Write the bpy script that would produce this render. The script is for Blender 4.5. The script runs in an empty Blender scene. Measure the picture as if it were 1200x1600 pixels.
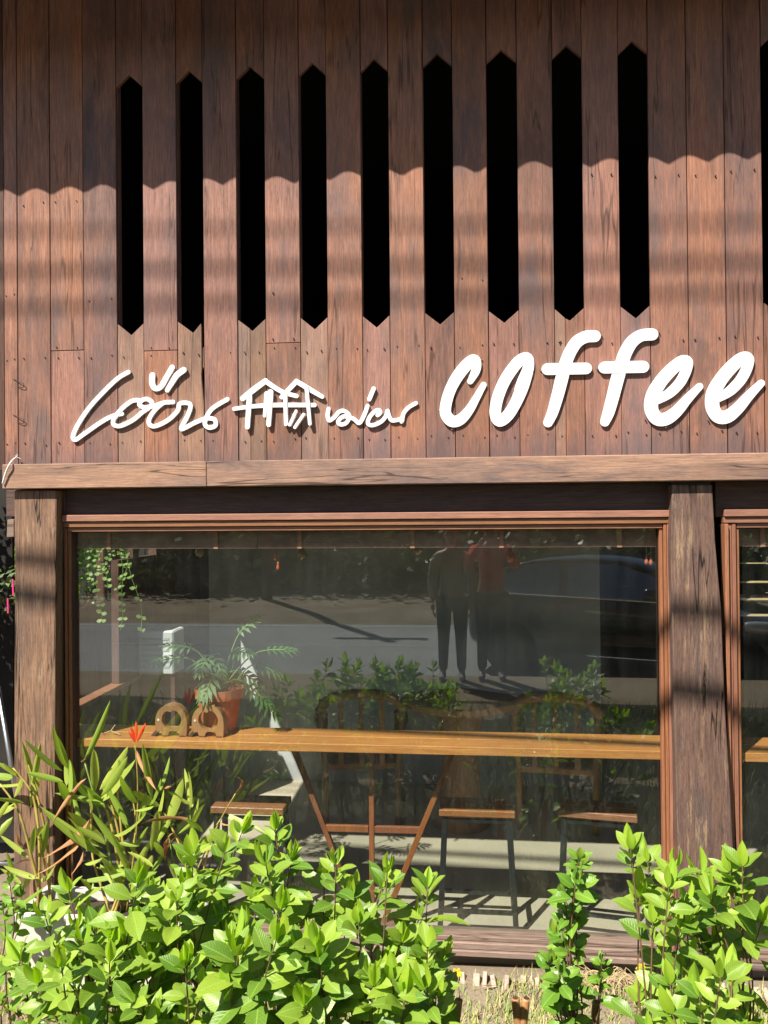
import bpy, bmesh, math, random
from mathutils import Vector, Matrix, noise
from math import sin, cos, pi, radians
rnd = random.Random(7)
scene = bpy.context.scene
C = scene.collection

# ------------------------------------------------------------------ camera
F = 1300.0
YAW, PITCH, ROLL, CX, CY = 0.10709121, 0.00705175, -0.00915382, 595.7982, 781.8320
CAM = Vector((0, -4.0, 2.2))
fwd = Vector((-sin(YAW)*cos(PITCH), cos(YAW)*cos(PITCH), sin(PITCH)))
rt0 = Vector((cos(YAW), sin(YAW), 0)); up0 = rt0.cross(fwd)
RT = cos(ROLL)*rt0 + sin(ROLL)*up0; UP = -sin(ROLL)*rt0 + cos(ROLL)*up0
cd = bpy.data.cameras.new('camera'); cam = bpy.data.objects.new('camera', cd); C.objects.link(cam)
cam.matrix_world = Matrix(((RT.x, UP.x, -fwd.x, CAM.x), (RT.y, UP.y, -fwd.y, CAM.y), (RT.z, UP.z, -fwd.z, CAM.z), (0, 0, 0, 1)))
cd.sensor_fit = 'VERTICAL'; cd.sensor_height = 36; cd.lens = F/1600*36
cd.shift_x = (600-CX)/1600; cd.shift_y = -(800-CY)/1600
cd.clip_start = 0.02; cd.clip_end = 2000
scene.camera = cam
def W(px, py, y):
    """point of the plane at depth y seen at a place of the photograph"""
    d = fwd + RT*((px-CX)/F) - UP*((py-CY)/F)
    return CAM + d*((y-CAM.y)/d.y)
def WX(px, py, x):
    d = fwd + RT*((px-CX)/F) - UP*((py-CY)/F)
    return CAM + d*((x-CAM.x)/d.x)
def ZP(py, y, px=600): return W(px, py, y).z

# ------------------------------------------------------------------ light
SUN = Vector((0.62, 1.0, -1.377)).normalized()
ts = -SUN
w = bpy.data.worlds.new('World'); scene.world = w; w.use_nodes = True
wn = w.node_tree.nodes; bg = wn['Background']
sky = wn.new('ShaderNodeTexSky'); sky.sky_type = 'NISHITA'; sky.sun_disc = False
sky.sun_elevation = math.asin(ts.z); sky.sun_rotation = math.atan2(ts.x, ts.y)
w.node_tree.links.new(sky.outputs[0], bg.inputs[0]); bg.inputs[1].default_value = 0.05
ld = bpy.data.lights.new('sun', 'SUN'); ld.energy = 5.0; ld.angle = radians(0.53); ld.color = (1, 0.93, 0.82)
lo = bpy.data.objects.new('sun', ld); C.objects.link(lo); lo.rotation_euler = SUN.to_track_quat('-Z', 'Y').to_euler(); lo.location = (-6, -10, 14)
scene.view_settings.view_transform = 'Standard'; scene.view_settings.look = 'None'
scene.view_settings.exposure = 0.86; scene.view_settings.gamma = 1; scene.view_settings.use_curve_mapping = False
scene.render.engine = 'CYCLES'
scene.cycles.max_bounces = 8; scene.cycles.transparent_max_bounces = 16; scene.cycles.caustics_reflective = False; scene.cycles.caustics_refractive = False

# ------------------------------------------------------------------ materials
def mat(name):
    m = bpy.data.materials.new(name); m.use_nodes = True
    nt = m.node_tree; b = nt.nodes['Principled BSDF']
    return m, nt, b, nt.nodes.new, nt.links.new
def ramp(N, L, src, stops):
    r = N('ShaderNodeValToRGB'); e = r.color_ramp.elements
    while len(e) < len(stops): e.new(0.5)
    for i, (p, c) in enumerate(stops):
        e[i].position = p; e[i].color = (c[0], c[1], c[2], 1) if not isinstance(c, float) else (c, c, c, 1)
    L(src, r.inputs[0]); return r.outputs[0]
def mix(N, L, f, a, b, mode='MIX'):
    m = N('ShaderNodeMix'); m.data_type = 'RGBA'; m.blend_type = mode
    for s, v in ((m.inputs[0], f), (m.inputs[6], a), (m.inputs[7], b)):
        if hasattr(v, 'is_linked') or hasattr(v, 'links'): L(v, s)
        elif isinstance(v, (int, float)): s.default_value = v if s == m.inputs[0] else (v, v, v, 1)
        else: s.default_value = (v[0], v[1], v[2], 1)
    return m.outputs[2]
def nz(N, L, vec, scale, detail=4, rough=0.55, dist=0.0):
    n = N('ShaderNodeTexNoise'); n.inputs['Scale'].default_value = scale; n.inputs['Detail'].default_value = detail
    n.inputs['Roughness'].default_value = rough; n.inputs['Distortion'].default_value = dist
    L(vec, n.inputs['Vector']); return n.outputs[0]
def coords(N, L, scale, rand=17.0):
    tc = N('ShaderNodeTexCoord'); mp = N('ShaderNodeMapping'); mp.inputs['Scale'].default_value = scale
    oi = N('ShaderNodeObjectInfo'); mu = N('ShaderNodeMath'); mu.operation = 'MULTIPLY'; mu.inputs[1].default_value = rand
    L(oi.outputs['Random'], mu.inputs[0]); ad = N('ShaderNodeVectorMath'); ad.operation = 'ADD'
    cb = N('ShaderNodeCombineXYZ'); [L(mu.outputs[0], cb.inputs[i]) for i in range(3)]
    L(tc.outputs['Object'], ad.inputs[0]); L(cb.outputs[0], ad.inputs[1]); L(ad.outputs[0], mp.inputs[0])
    return mp.outputs[0], ad.outputs[0], oi.outputs['Random']
def N_range(N, L, src, a, b):
    r = N('ShaderNodeMapRange'); L(src, r.inputs[0]); r.inputs[1].default_value = a; r.inputs[2].default_value = b; return r.outputs[0]
def wood(name, light, dark, grey, axis='Z', greyamt=0.5, rough=0.6, rv=0.25, fine=1.0, bump=0.35, crack=0.5, spec=0.35, scuff=None, smudge=0.55, stain=None, cracks=0.0):
    """sawn timber: fibre streaks and cathedral figure along one axis, weathered patches, pores, end cracks"""
    m, nt, b, N, L = mat(name)
    s = {'X': (0.045, 1, 1), 'Y': (1, 0.045, 1), 'Z': (1, 1, 0.045)}[axis]
    s2 = {'X': (0.16, 1, 1), 'Y': (1, 0.16, 1), 'Z': (1, 1, 0.16)}[axis]
    v, raw, rd = coords(N, L, s)
    mp2 = N('ShaderNodeMapping'); mp2.inputs['Scale'].default_value = s2; L(raw, mp2.inputs[0])
    fib = nz(N, L, v, 190*fine, 6, 0.7)
    fig = nz(N, L, mp2.outputs[0], 5.5*fine, 3, 0.5, 0.8)
    sn = N('ShaderNodeMath'); sn.operation = 'MULTIPLY'; sn.inputs[1].default_value = 75; L(fig, sn.inputs[0])
    sn2 = N('ShaderNodeMath'); sn2.operation = 'SINE'; L(sn.outputs[0], sn2.inputs[0])
    ring = ramp(N, L, sn2.outputs[0], [(0.0, 0.0), (1.0, 1.0)])
    col = mix(N, L, ramp(N, L, fib, [(0.36, 0.0), (0.64, 1.0)]), dark, light)
    col = mix(N, L, mix(N, L, ring, 0.0, 0.30), col, dark)
    st = nz(N, L, mp2.outputs[0], 7, 6, 0.72)
    lt_ = nz(N, L, v, 42, 4, 0.6)
    col = mix(N, L, ramp(N, L, lt_, [(0.35, 0.30), (0.62, 0.0)]), col, dark)
    pt = nz(N, L, raw, 2.1, 5, 0.6)
    gm = N('ShaderNodeMath'); gm.operation = 'MULTIPLY'; L(ramp(N, L, st, [(0.40, 0.0), (0.60, 1.0)]), gm.inputs[0]); L(ramp(N, L, pt, [(0.36, 0.15), (0.64, 1.0)]), gm.inputs[1])
    g2 = N('ShaderNodeMath'); g2.operation = 'MULTIPLY'; g2.inputs[1].default_value = greyamt; L(gm.outputs[0], g2.inputs[0])
    col = mix(N, L, g2.outputs[0], col, grey)
    # dark smudges and knots
    sm_ = nz(N, L, mp2.outputs[0], 3.1, 6, 0.7, 0.6)
    col = mix(N, L, ramp(N, L, sm_, [(0.52, 0.0), (0.70, smudge)]), col, tuple(c*0.42 for c in grey))
    vo = N('ShaderNodeTexVoronoi'); vo.inputs['Scale'].default_value = 2.3; mpk = N('ShaderNodeMapping'); mpk.inputs['Scale'].default_value = {'X': (0.45, 1, 1), 'Y': (1, 0.45, 1), 'Z': (1, 1, 0.45)}[axis]; L(raw, mpk.inputs[0]); L(mpk.outputs[0], vo.inputs['Vector'])
    col = mix(N, L, ramp(N, L, vo.outputs['Distance'], [(0.012, 0.9), (0.035, 0.55), (0.06, 0.0)]), col, tuple(c*0.35 for c in dark))
    if stain:   # grime that has crept up from the foot of the boards
        tcs = N('ShaderNodeTexCoord'); sx_ = N('ShaderNodeSeparateXYZ'); L(tcs.outputs['Object'], sx_.inputs[0])
        q1 = N('ShaderNodeMath'); q1.operation = 'MULTIPLY_ADD'; q1.inputs[1].default_value = -0.28; L(st, q1.inputs[0]); L(sx_.outputs[2], q1.inputs[2])
        col = mix(N, L, ramp(N, L, N_range(N, L, q1.outputs[0], stain, stain+0.12), [(0.0, 0.62), (1.0, 0.0)]), col, grey)
    if cracks:
        ck = nz(N, L, v, 11, 3, 0.55, 0.3); ab = N('ShaderNodeMath'); ab.operation = 'SUBTRACT'; ab.inputs[1].default_value = 0.5; L(ck, ab.inputs[0]); aa = N('ShaderNodeMath'); aa.operation = 'ABSOLUTE'; L(ab.outputs[0], aa.inputs[0])
        cm = nz(N, L, raw, 1.6, 3, 0.5); ml = N('ShaderNodeMath'); ml.operation = 'MULTIPLY'
        L(ramp(N, L, aa.outputs[0], [(0.003, 1.0), (0.012, 0.0)]), ml.inputs[0]); L(ramp(N, L, cm, [(0.42, 0.0), (0.52, cracks)]), ml.inputs[1])
        col = mix(N, L, ml.outputs[0], col, tuple(c*0.12 for c in dark))
    # each piece of timber has its own tone
    hsv = N('ShaderNodeHueSaturation'); L(col, hsv.inputs['Color'])
    mr = N('ShaderNodeMapRange'); L(rd, mr.inputs[0]); mr.inputs[3].default_value = 1-rv; mr.inputs[4].default_value = 1+rv; L(mr.outputs[0], hsv.inputs['Value'])
    wn_ = N('ShaderNodeTexWhiteNoise'); wn_.noise_dimensions = '1D'; L(rd, wn_.inputs['W'])
    mr2 = N('ShaderNodeMapRange'); L(wn_.outputs[0], mr2.inputs[0]); mr2.inputs[3].default_value = 0.88; mr2.inputs[4].default_value = 1.06; L(mr2.outputs[0], hsv.inputs['Saturation'])
    mr3 = N('ShaderNodeMapRange'); L(wn_.outputs[0], mr3.inputs[0]); mr3.inputs[3].default_value = 0.490; mr3.inputs[4].default_value = 0.502; L(mr3.outputs[0], hsv.inputs['Hue'])
    col = hsv.outputs[0]
    if scuff:
        mp3 = N('ShaderNodeMapping'); mp3.inputs['Scale'].default_value = {'X': (0.08, 1, 1), 'Y': (1, 0.08, 1), 'Z': (1, 1, 0.08)}[axis]; L(raw, mp3.inputs[0]); sc = nz(N, L, mp3.outputs[0], 38, 8, 0.82); sp = nz(N, L, raw, 3.0, 3, 0.5)
        q = N('ShaderNodeMath'); q.operation = 'MULTIPLY'; L(ramp(N, L, sc, [(0.53, 0.0), (0.60, 1.0)]), q.inputs[0]); L(ramp(N, L, sp, [(0.45, 0.0), (0.6, 0.5)]), q.inputs[1])
        col = mix(N, L, q.outputs[0], col, scuff)
    # fine pores and checks
    pr = nz(N, L, v, 620, 2, 0.5); pm = ramp(N, L, pr, [(0.30, 0.45), (0.42, 1.0)])
    col = mix(N, L, crack, col, mix(N, L, 1.0, col, pm, 'MULTIPLY'))
    L(col, b.inputs['Base Color'])
    L(ramp(N, L, fib, [(0.3, rough+0.12), (0.7, rough-0.08)]), b.inputs['Roughness'])
    b.inputs['Specular IOR Level'].default_value = spec
    bp = N('ShaderNodeBump'); bp.inputs['Strength'].default_value = bump; bp.inputs['Distance'].default_value = 0.003
    hh = N('ShaderNodeMath'); hh.operation = 'ADD'; L(fib, hh.inputs[0]); L(pm, hh.inputs[1]); L(hh.outputs[0], bp.inputs['Height']); L(bp.outputs[0], b.inputs['Normal'])
    return m
def plain(name, col, rough=0.5, metal=0.0, spec=0.5, var=0.0, scale=20, bump=0.0, coat=0.0):
    m, nt, b, N, L = mat(name)
    b.inputs['Roughness'].default_value = rough; b.inputs['Metallic'].default_value = metal; b.inputs['Specular IOR Level'].default_value = spec
    b.inputs['Coat Weight'].default_value = coat; b.inputs['Coat Roughness'].default_value = 0.03
    if var or bump:
        v, raw, rd = coords(N, L, (1, 1, 1)); n = nz(N, L, raw, scale, 6, 0.6)
        c = mix(N, L, ramp(N, L, n, [(0.3, 0.0), (0.7, 1.0)]), tuple(x*(1-var) for x in col), tuple(min(1, x*(1+var)) for x in col)); L(c, b.inputs['Base Color'])
        if bump:
            bp = N('ShaderNodeBump'); bp.inputs['Strength'].default_value = bump; bp.inputs['Distance'].default_value = 0.004; L(n, bp.inputs['Height']); L(bp.outputs[0], b.inputs['Normal'])
    else: b.inputs['Base Color'].default_value = (*col, 1)
    return m
def leafmat(name, c1, c2, vein=(0.35, 0.55, 0.10), trans=0.26, rough=0.38, nv=11, spec=0.5, dry=None, vstr=0.55):
    m, nt, b, N, L = mat(name)
    uv = N('ShaderNodeTexCoord'); sp = N('ShaderNodeSeparateXYZ'); L(uv.outputs['UV'], sp.inputs[0])
    def M(op, a, bb=None, c=None):
        q = N('ShaderNodeMath'); q.operation = op
        for i, x in enumerate((a, bb, c)):
            if x is None: continue
            if isinstance(x, (int, float)): q.inputs[i].default_value = x
            else: L(x, q.inputs[i])
        return q.outputs[0]
    ax = M('ABSOLUTE', M('SUBTRACT', sp.outputs[0], 0.5))
    mid = M('LESS_THAN', ax, 0.030)
    ph = M('MULTIPLY', M('SUBTRACT', sp.outputs[1], M('MULTIPLY', ax, 0.55)), nv*2*pi)
    sv = M('POWER', M('MULTIPLY_ADD', M('SINE', ph), 0.5, 0.5), 14.0)
    vm = M('MAXIMUM', mid, M('MULTIPLY', sv, vstr))
    v, raw, rd = coords(N, L, (1, 1, 1), 31)
    n = nz(N, L, raw, 26, 3, 0.6)
    wnn = N('ShaderNodeTexWhiteNoise'); wnn.noise_dimensions = '1D'; L(rd, wnn.inputs['W'])
    f = M('MULTIPLY_ADD', n, 0.55, M('MULTIPLY_ADD', wnn.outputs[0], 0.9, -0.22)); 
    base = mix(N, L, f, c1, c2)
    base = mix(N, L, M('MULTIPLY', vm, 0.5), base, vein)
    if dry: 
        base = mix(N, L, ramp(N, L, n, [(0.66, 0.0), (0.74, 0.55)]), base, dry)
    L(base, b.inputs['Base Color']); b.inputs['Roughness'].default_value = rough; b.inputs['Specular IOR Level'].default_value = spec
    bp = N('ShaderNodeBump'); bp.inputs['Strength'].default_value = 0.25; bp.inputs['Distance'].default_value = 0.004; L(M('SUBTRACT', 1.0, vm), bp.inputs['Height']); L(bp.outputs[0], b.inputs['Normal'])
    tr = N('ShaderNodeBsdfTranslucent'); hs = N('ShaderNodeHueSaturation'); L(base, hs.inputs['Color']); hs.inputs['Value'].default_value = 1.5; hs.inputs['Saturation'].default_value = 1.1; L(hs.outputs[0], tr.inputs[0])
    mx = N('ShaderNodeMixShader'); mx.inputs[0].default_value = trans; L(b.outputs[0], mx.inputs[1]); L(tr.outputs[0], mx.inputs[2])
    L(mx.outputs[0], nt.nodes['Material Output'].inputs[0])
    return m

PLANK = wood('weathered_red_planks', (0.43, 0.208, 0.132), (0.22, 0.102, 0.067), (0.13, 0.095, 0.095), greyamt=0.85, rv=0.12, stain=2.30, cracks=0.6, smudge=0.7)
PLANKB = wood('paler_patch_boards', (0.46, 0.27, 0.17), (0.26, 0.14, 0.09), (0.17, 0.12, 0.10), greyamt=0.7, rv=0.12, stain=2.28, cracks=0.5)
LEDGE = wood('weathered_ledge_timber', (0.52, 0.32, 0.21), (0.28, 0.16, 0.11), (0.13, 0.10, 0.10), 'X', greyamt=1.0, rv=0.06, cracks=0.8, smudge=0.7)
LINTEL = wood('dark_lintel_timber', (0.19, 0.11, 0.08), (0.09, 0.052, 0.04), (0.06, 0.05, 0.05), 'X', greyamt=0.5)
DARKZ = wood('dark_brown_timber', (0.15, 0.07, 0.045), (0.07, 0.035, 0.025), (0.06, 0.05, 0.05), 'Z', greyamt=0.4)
POSTL = wood('old_post_timber', (0.40, 0.235, 0.14), (0.15, 0.085, 0.055), (0.12, 0.085, 0.07), greyamt=0.85, cracks=1.0, smudge=0.8, bump=0.6, fine=0.7, scuff=(0.5, 0.36, 0.22))
POSTR = wood('scraped_post_timber', (0.25, 0.145, 0.10), (0.11, 0.065, 0.05), (0.10, 0.078, 0.075), greyamt=0.85, cracks=1.0, smudge=0.7, bump=0.7, fine=0.6, scuff=(0.52, 0.36, 0.21))
JAMB = wood('varnished_frame_upright', (0.42, 0.19, 0.085), (0.25, 0.10, 0.05), (0.2, 0.1, 0.07), greyamt=0.3, smudge=0.25, rough=0.42, rv=0.12, bump=0.15, spec=0.5)
RAIL = wood('varnished_frame_rail', (0.40, 0.195, 0.095), (0.23, 0.10, 0.055), (0.22, 0.12, 0.08), 'X', greyamt=0.35, smudge=0.2, rough=0.42, rv=0.12, bump=0.15, spec=0.5)
SILLM = wood('faded_sill_timber', (0.36, 0.26, 0.20), (0.20, 0.135, 0.105), (0.18, 0.14, 0.12), 'X', cracks=0.6, greyamt=0.6, rv=0.1)
TABLEM = wood('oiled_teak_table', (0.80, 0.38, 0.085), (0.52, 0.20, 0.035), (0.36, 0.15, 0.045), 'X', greyamt=0.4, rough=0.3, rv=0.08, bump=0.1, spec=0.5, fine=0.6, smudge=0.15)
SEATM = wood('dark_glossy_seat', (0.50, 0.22, 0.07), (0.26, 0.10, 0.035), (0.18, 0.08, 0.04), 'X', greyamt=0.6, rough=0.3, spec=0.6)
CHAIRM = wood('brown_chair_timber', (0.40, 0.20, 0.09), (0.24, 0.12, 0.055), (0.16, 0.10, 0.06), 'Z', greyamt=0.3, rough=0.4)
ELEM = wood('carved_light_timber', (0.50, 0.28, 0.13), (0.34, 0.17, 0.075), (0.26, 0.14, 0.08), 'Z', greyamt=0.4, rough=0.45, fine=1.4)
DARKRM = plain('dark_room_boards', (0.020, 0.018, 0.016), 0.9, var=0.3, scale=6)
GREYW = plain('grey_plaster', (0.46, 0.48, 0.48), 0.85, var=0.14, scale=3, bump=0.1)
WHITE = plain('white_paint', (0.84, 0.84, 0.83), 0.45)
BLACKM = plain('black_iron', (0.018, 0.02, 0.022), 0.35, 0.0, 0.6, var=0.2, scale=40)
RODM = wood('orange_rod_timber', (0.40, 0.15, 0.06), (0.26, 0.09, 0.035), (0.2, 0.09, 0.05), 'Z', greyamt=0.3, rough=0.4)
NAILM = plain('rusty_nail', (0.03, 0.022, 0.02), 0.7)
STEELM = plain('dull_steel', (0.45, 0.47, 0.48), 0.35, 0.9)
TERRA = plain('terracotta', (0.62, 0.17, 0.06), 0.65, var=0.18, scale=9, bump=0.1)
CONC = plain('white_concrete_planter', (0.62, 0.58, 0.51), 0.8, var=0.12, scale=14, bump=0.3)
STONE = plain('pinkish_tile_shard', (0.46, 0.34, 0.27), 0.8, var=0.2, scale=30, bump=0.3)
BAMBOO = plain('dry_bamboo', (0.42, 0.22, 0.09), 0.5, var=0.25, scale=25, bump=0.1)
STRAW = plain('dry_straw', (0.55, 0.42, 0.22), 0.7, var=0.2)
SLATM = plain('brown_bamboo_blind', (0.50, 0.31, 0.21), 0.5, var=0.3, scale=12)
BANDM = plain('blind_strap', (0.55, 0.25, 0.15), 0.6)
KNOBM = plain('orange_wood_knob', (0.55, 0.14, 0.045), 0.35)
CORDM = plain('cord', (0.5, 0.3, 0.2), 0.7)
STEMG = plain('green_stem', (0.20, 0.30, 0.06), 0.5)
STEMB = plain('brown_woody_stem', (0.16, 0.09, 0.05), 0.7, var=0.2)
STEMY = plain('yellow_cane', (0.42, 0.32, 0.08), 0.5, var=0.3, scale=12)
LEAFY = leafmat('shrub_leaf', (0.085, 0.20, 0.022), (0.34, 0.47, 0.055), dry=(0.40, 0.38, 0.10))
LEAFN = leafmat('young_shrub_leaf', (0.30, 0.50, 0.04), (0.42, 0.58, 0.05), trans=0.4)
LEAFD = leafmat('glossy_leaf', (0.10, 0.24, 0.025), (0.22, 0.38, 0.045), trans=0.25, rough=0.28)
LEAFH = leafmat('cane_leaf', (0.24, 0.38, 0.045), (0.48, 0.56, 0.11), trans=0.35, rough=0.35, nv=26, vstr=0.25)
LEAFX = leafmat('dry_cane_leaf', (0.42, 0.20, 0.08), (0.55, 0.30, 0.13), vein=(0.3, 0.15, 0.07), trans=0.2, rough=0.7, nv=20)
LEAFF = leafmat('indoor_frond', (0.05, 0.125, 0.038), (0.10, 0.20, 0.065), trans=0.15, rough=0.3)
LEAFV = leafmat('vine_leaf', (0.22, 0.36, 0.08), (0.34, 0.46, 0.14), trans=0.3)
LEAFB = leafmat('far_leaf', (0.045, 0.075, 0.03), (0.09, 0.13, 0.05), trans=0.15)
REDF = leafmat('red_bract', (0.65, 0.03, 0.015), (0.75, 0.12, 0.02), vein=(0.8, 0.2, 0.05), trans=0.3)
YELF = plain('yellow_petal', (0.8, 0.62, 0.05), 0.5)
WHF = plain('white_petal', (0.85, 0.78, 0.85), 0.5)
# window glass: thin clear pane, both faces reflect by Fresnel, a film of dust catches the sun
GLASS = bpy.data.materials.new('dusty_window_glass'); GLASS.use_nodes = True
nt = GLASS.node_tree; nt.nodes.remove(nt.nodes['Principled BSDF']); N = nt.nodes.new; L = nt.links.new
lw = N('ShaderNodeLayerWeight'); lw.inputs[0].default_value = 0.5
pw = N('ShaderNodeMath'); pw.operation = 'POWER'; pw.inputs[1].default_value = 5; L(lw.outputs['Facing'], pw.inputs[0])
fr = N('ShaderNodeMath'); fr.operation = 'MULTIPLY_ADD'; fr.inputs[1].default_value = 0.92; fr.inputs[2].default_value = 0.077; L(pw.outputs[0], fr.inputs[0])
tb = N('ShaderNodeBsdfTransparent'); tb.inputs[0].default_value = (0.93, 0.96, 0.95, 1); gb = N('ShaderNodeBsdfGlossy'); gb.inputs['Roughness'].default_value = 0.0; gb.inputs[0].default_value = (0.96, 1.0, 0.98, 1)
mx = N('ShaderNodeMixShader'); L(fr.outputs[0], mx.inputs[0]); L(tb.outputs[0], mx.inputs[1]); L(gb.outputs[0], mx.inputs[2])
df = N('ShaderNodeBsdfDiffuse'); df.inputs[0].default_value = (0.5, 0.5, 0.47, 1)
tc = N('ShaderNodeTexCoord'); mp = N('ShaderNodeMapping'); mp.inputs['Scale'].default_value = (1.3, 1, 0.12); L(tc.outputs['Object'], mp.inputs[0])
n1 = nz(N, L, mp.outputs[0], 14, 5, 0.7); n2 = nz(N, L, tc.outputs['Object'], 2.2, 3, 0.5)
mu = N('ShaderNodeMath'); mu.operation = 'MULTIPLY'; L(ramp(N, L, n1, [(0.3, 0.003), (0.8, 0.026)]), mu.inputs[0]); L(ramp(N, L, n2, [(0.3, 0.35), (0.7, 1.0)]), mu.inputs[1])
mx2 = N('ShaderNodeMixShader'); L(mu.outputs[0], mx2.inputs[0]); L(mx.outputs[0], mx2.inputs[1]); L(df.outputs[0], mx2.inputs[2])
L(mx2.outputs[0], nt.nodes['Material Output'].inputs[0])
# ground
def groundmat():
    m, nt, b, N, L = mat('bare_soil_ground')
    tc = N('ShaderNodeTexCoord'); o = tc.outputs['Object']
    a = nz(N, L, o, 1.3, 8, 0.65); c = nz(N, L, o, 60, 4, 0.7)
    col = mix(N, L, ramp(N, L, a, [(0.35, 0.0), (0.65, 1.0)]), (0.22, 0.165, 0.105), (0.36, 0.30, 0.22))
    col = mix(N, L, ramp(N, L, c, [(0.3, 0.0), (0.7, 0.6)]), col, (0.14, 0.10, 0.065)); L(col, b.inputs['Base Color']); b.inputs['Roughness'].default_value = 0.95
    bp = N('ShaderNodeBump'); bp.inputs['Strength'].default_value = 0.5; bp.inputs['Distance'].default_value = 0.01; L(c, bp.inputs['Height']); L(bp.outputs[0], b.inputs['Normal'])
    return m
GROUND = groundmat()
ASPH = plain('worn_asphalt', (0.30, 0.305, 0.315), 0.9, var=0.12, scale=1.2, bump=0.2)
FLOORM = plain('polished_concrete_floor', (0.50, 0.44, 0.33), 0.55, var=0.12, scale=2.5, bump=0.05)
MARK = plain('road_paint', (0.40, 0.40, 0.39), 0.8, var=0.25, scale=8)

# ------------------------------------------------------------------ mesh helpers
def tag(o, label=None, cat=None, group=None, kind=None):
    for k, v in (('label', label), ('category', cat), ('group', group), ('kind', kind)):
        if v: o[k] = v
    return o
def link(name, me, m=None, parent=None, smooth=False, loc=None):
    if m is not None and not me.materials: me.materials.append(m)
    o = bpy.data.objects.new(name, me); C.objects.link(o)
    if parent is not None: o.parent = parent
    if loc is not None: o.location = loc
    if smooth: me.shade_smooth()
    return o
def empty(name, loc=(0, 0, 0), label=None, cat=None, group=None, rz=0):
    o = bpy.data.objects.new(name, None); C.objects.link(o); o.location = loc; o.rotation_euler = (0, 0, rz)
    o.empty_display_size = 0.1
    return tag(o, label, cat, group)
class MB:
    def __init__(s): s.v = []; s.f = []; s.uv = None
    def box(s, a, b, taper=0):
        x0, x1 = sorted((a[0], b[0])); y0, y1 = sorted((a[1], b[1])); z0, z1 = sorted((a[2], b[2])); n = len(s.v)
        s.v += [(x, y, z) for z in (z0, z1) for y in (y0, y1) for x in (x0, x1)]
        s.f += [tuple(n+i for i in q) for q in ((0, 2, 3, 1), (4, 5, 7, 6), (0, 1, 5, 4), (2, 6, 7, 3), (0, 4, 6, 2), (1, 3, 7, 5))]; return s
    def prism(s, poly, y0, y1):
        """poly of (x,z) in the wall plane, counter-clockwise seen from -y, extruded between y0 (front) and y1"""
        ar = sum(poly[i][0]*poly[(i+1) % len(poly)][1]-poly[(i+1) % len(poly)][0]*poly[i][1] for i in range(len(poly)))
        if ar < 0: poly = poly[::-1]
        n = len(s.v); k = len(poly)
        s.v += [(x, y0, z) for x, z in poly]+[(x, y1, z) for x, z in poly]
        s.f.append(tuple(range(n, n+k))); s.f.append(tuple(range(n+2*k-1, n+k-1, -1)))
        s.f += [(n+i, n+k+i, n+k+(i+1) % k, n+(i+1) % k) for i in range(k)]; return s
    def tube(s, pts, r, seg=6, cap=True):
        pts = [Vector(p) for p in pts]; k = len(pts); n = len(s.v)
        rs = r if isinstance(r, (list, tuple)) else [r]*k; up = None
        for i, p in enumerate(pts):
            t = (pts[min(i+1, k-1)]-pts[max(i-1, 0)]).normalized()
            if up is None:
                up = Vector((0, 0, 1)) if abs(t.z) < 0.9 else Vector((1, 0, 0))
            a = t.cross(up).normalized(); bb = a.cross(t).normalized(); up = bb
            for j in range(seg):
                an = 2*pi*j/seg; q = p+(a*cos(an)+bb*sin(an))*rs[i]; s.v.append(tuple(q))
        for i in range(k-1):
            for j in range(seg):
                s.f.append((n+i*seg+j, n+i*seg+(j+1) % seg, n+(i+1)*seg+(j+1) % seg, n+(i+1)*seg+j))
        if cap: s.f.append(tuple(n+j for j in range(seg))[::-1]); s.f.append(tuple(n+(k-1)*seg+j for j in range(seg)))
        return s
    def bar(s, p, q, wx, wy, up=(0, 1, 0)):
        """straight bar of rectangular section between p and q"""
        p = Vector(p); q = Vector(q); t = (q-p).normalized(); u = Vector(up)
        a = t.cross(u).normalized()*wx/2; bq = a.cross(t).normalized()*wy/2; n = len(s.v)
        for e in (p, q):
            for sa, sb in ((-1, -1), (1, -1), (1, 1), (-1, 1)): s.v.append(tuple(e+a*sa+bq*sb))
        s.f += [(n, n+1, n+2, n+3), (n+7, n+6, n+5, n+4)]+[(n+i, n+4+i, n+4+(i+1) % 4, n+(i+1) % 4) for i in range(4)]; return s
    def lathe(s, c, prof, seg=20):
        n = len(s.v); k = len(prof); cx, cy, cz = c
        for r, z in prof:
            for j in range(seg): s.v.append((cx+r*cos(2*pi*j/seg), cy+r*sin(2*pi*j/seg), cz+z))
        for i in range(k-1):
            for j in range(seg): s.f.append((n+i*seg+j, n+i*seg+(j+1) % seg, n+(i+1)*seg+(j+1) % seg, n+(i+1)*seg+j))
        return s
    def mesh(s, name, bevel=0, segs=1):
        me = bpy.data.meshes.new(name); me.from_pydata([tuple(v) for v in s.v], [], s.f)
        bm = bmesh.new(); bm.from_mesh(me); bmesh.ops.recalc_face_normals(bm, faces=bm.faces)
        if bevel: bmesh.ops.bevel(bm, geom=[e for e in bm.edges if len(e.link_faces) == 2 and e.calc_face_angle(0) > 0.5], offset=bevel, segments=segs, affect='EDGES', profile=0.5, clamp_overlap=True)
        bm.to_mesh(me); bm.free(); return me
    def obj(s, name, m, parent=None, bevel=0, smooth=False, loc=None, segs=1):
        return link(name, s.mesh(name, bevel, segs), m, parent, smooth, loc)
def copy_tree(o, parent=None):
    c = o.copy(); C.objects.link(c); c.parent = parent
    for ch in list(o.children): copy_tree(ch, c)
    return c
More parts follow.
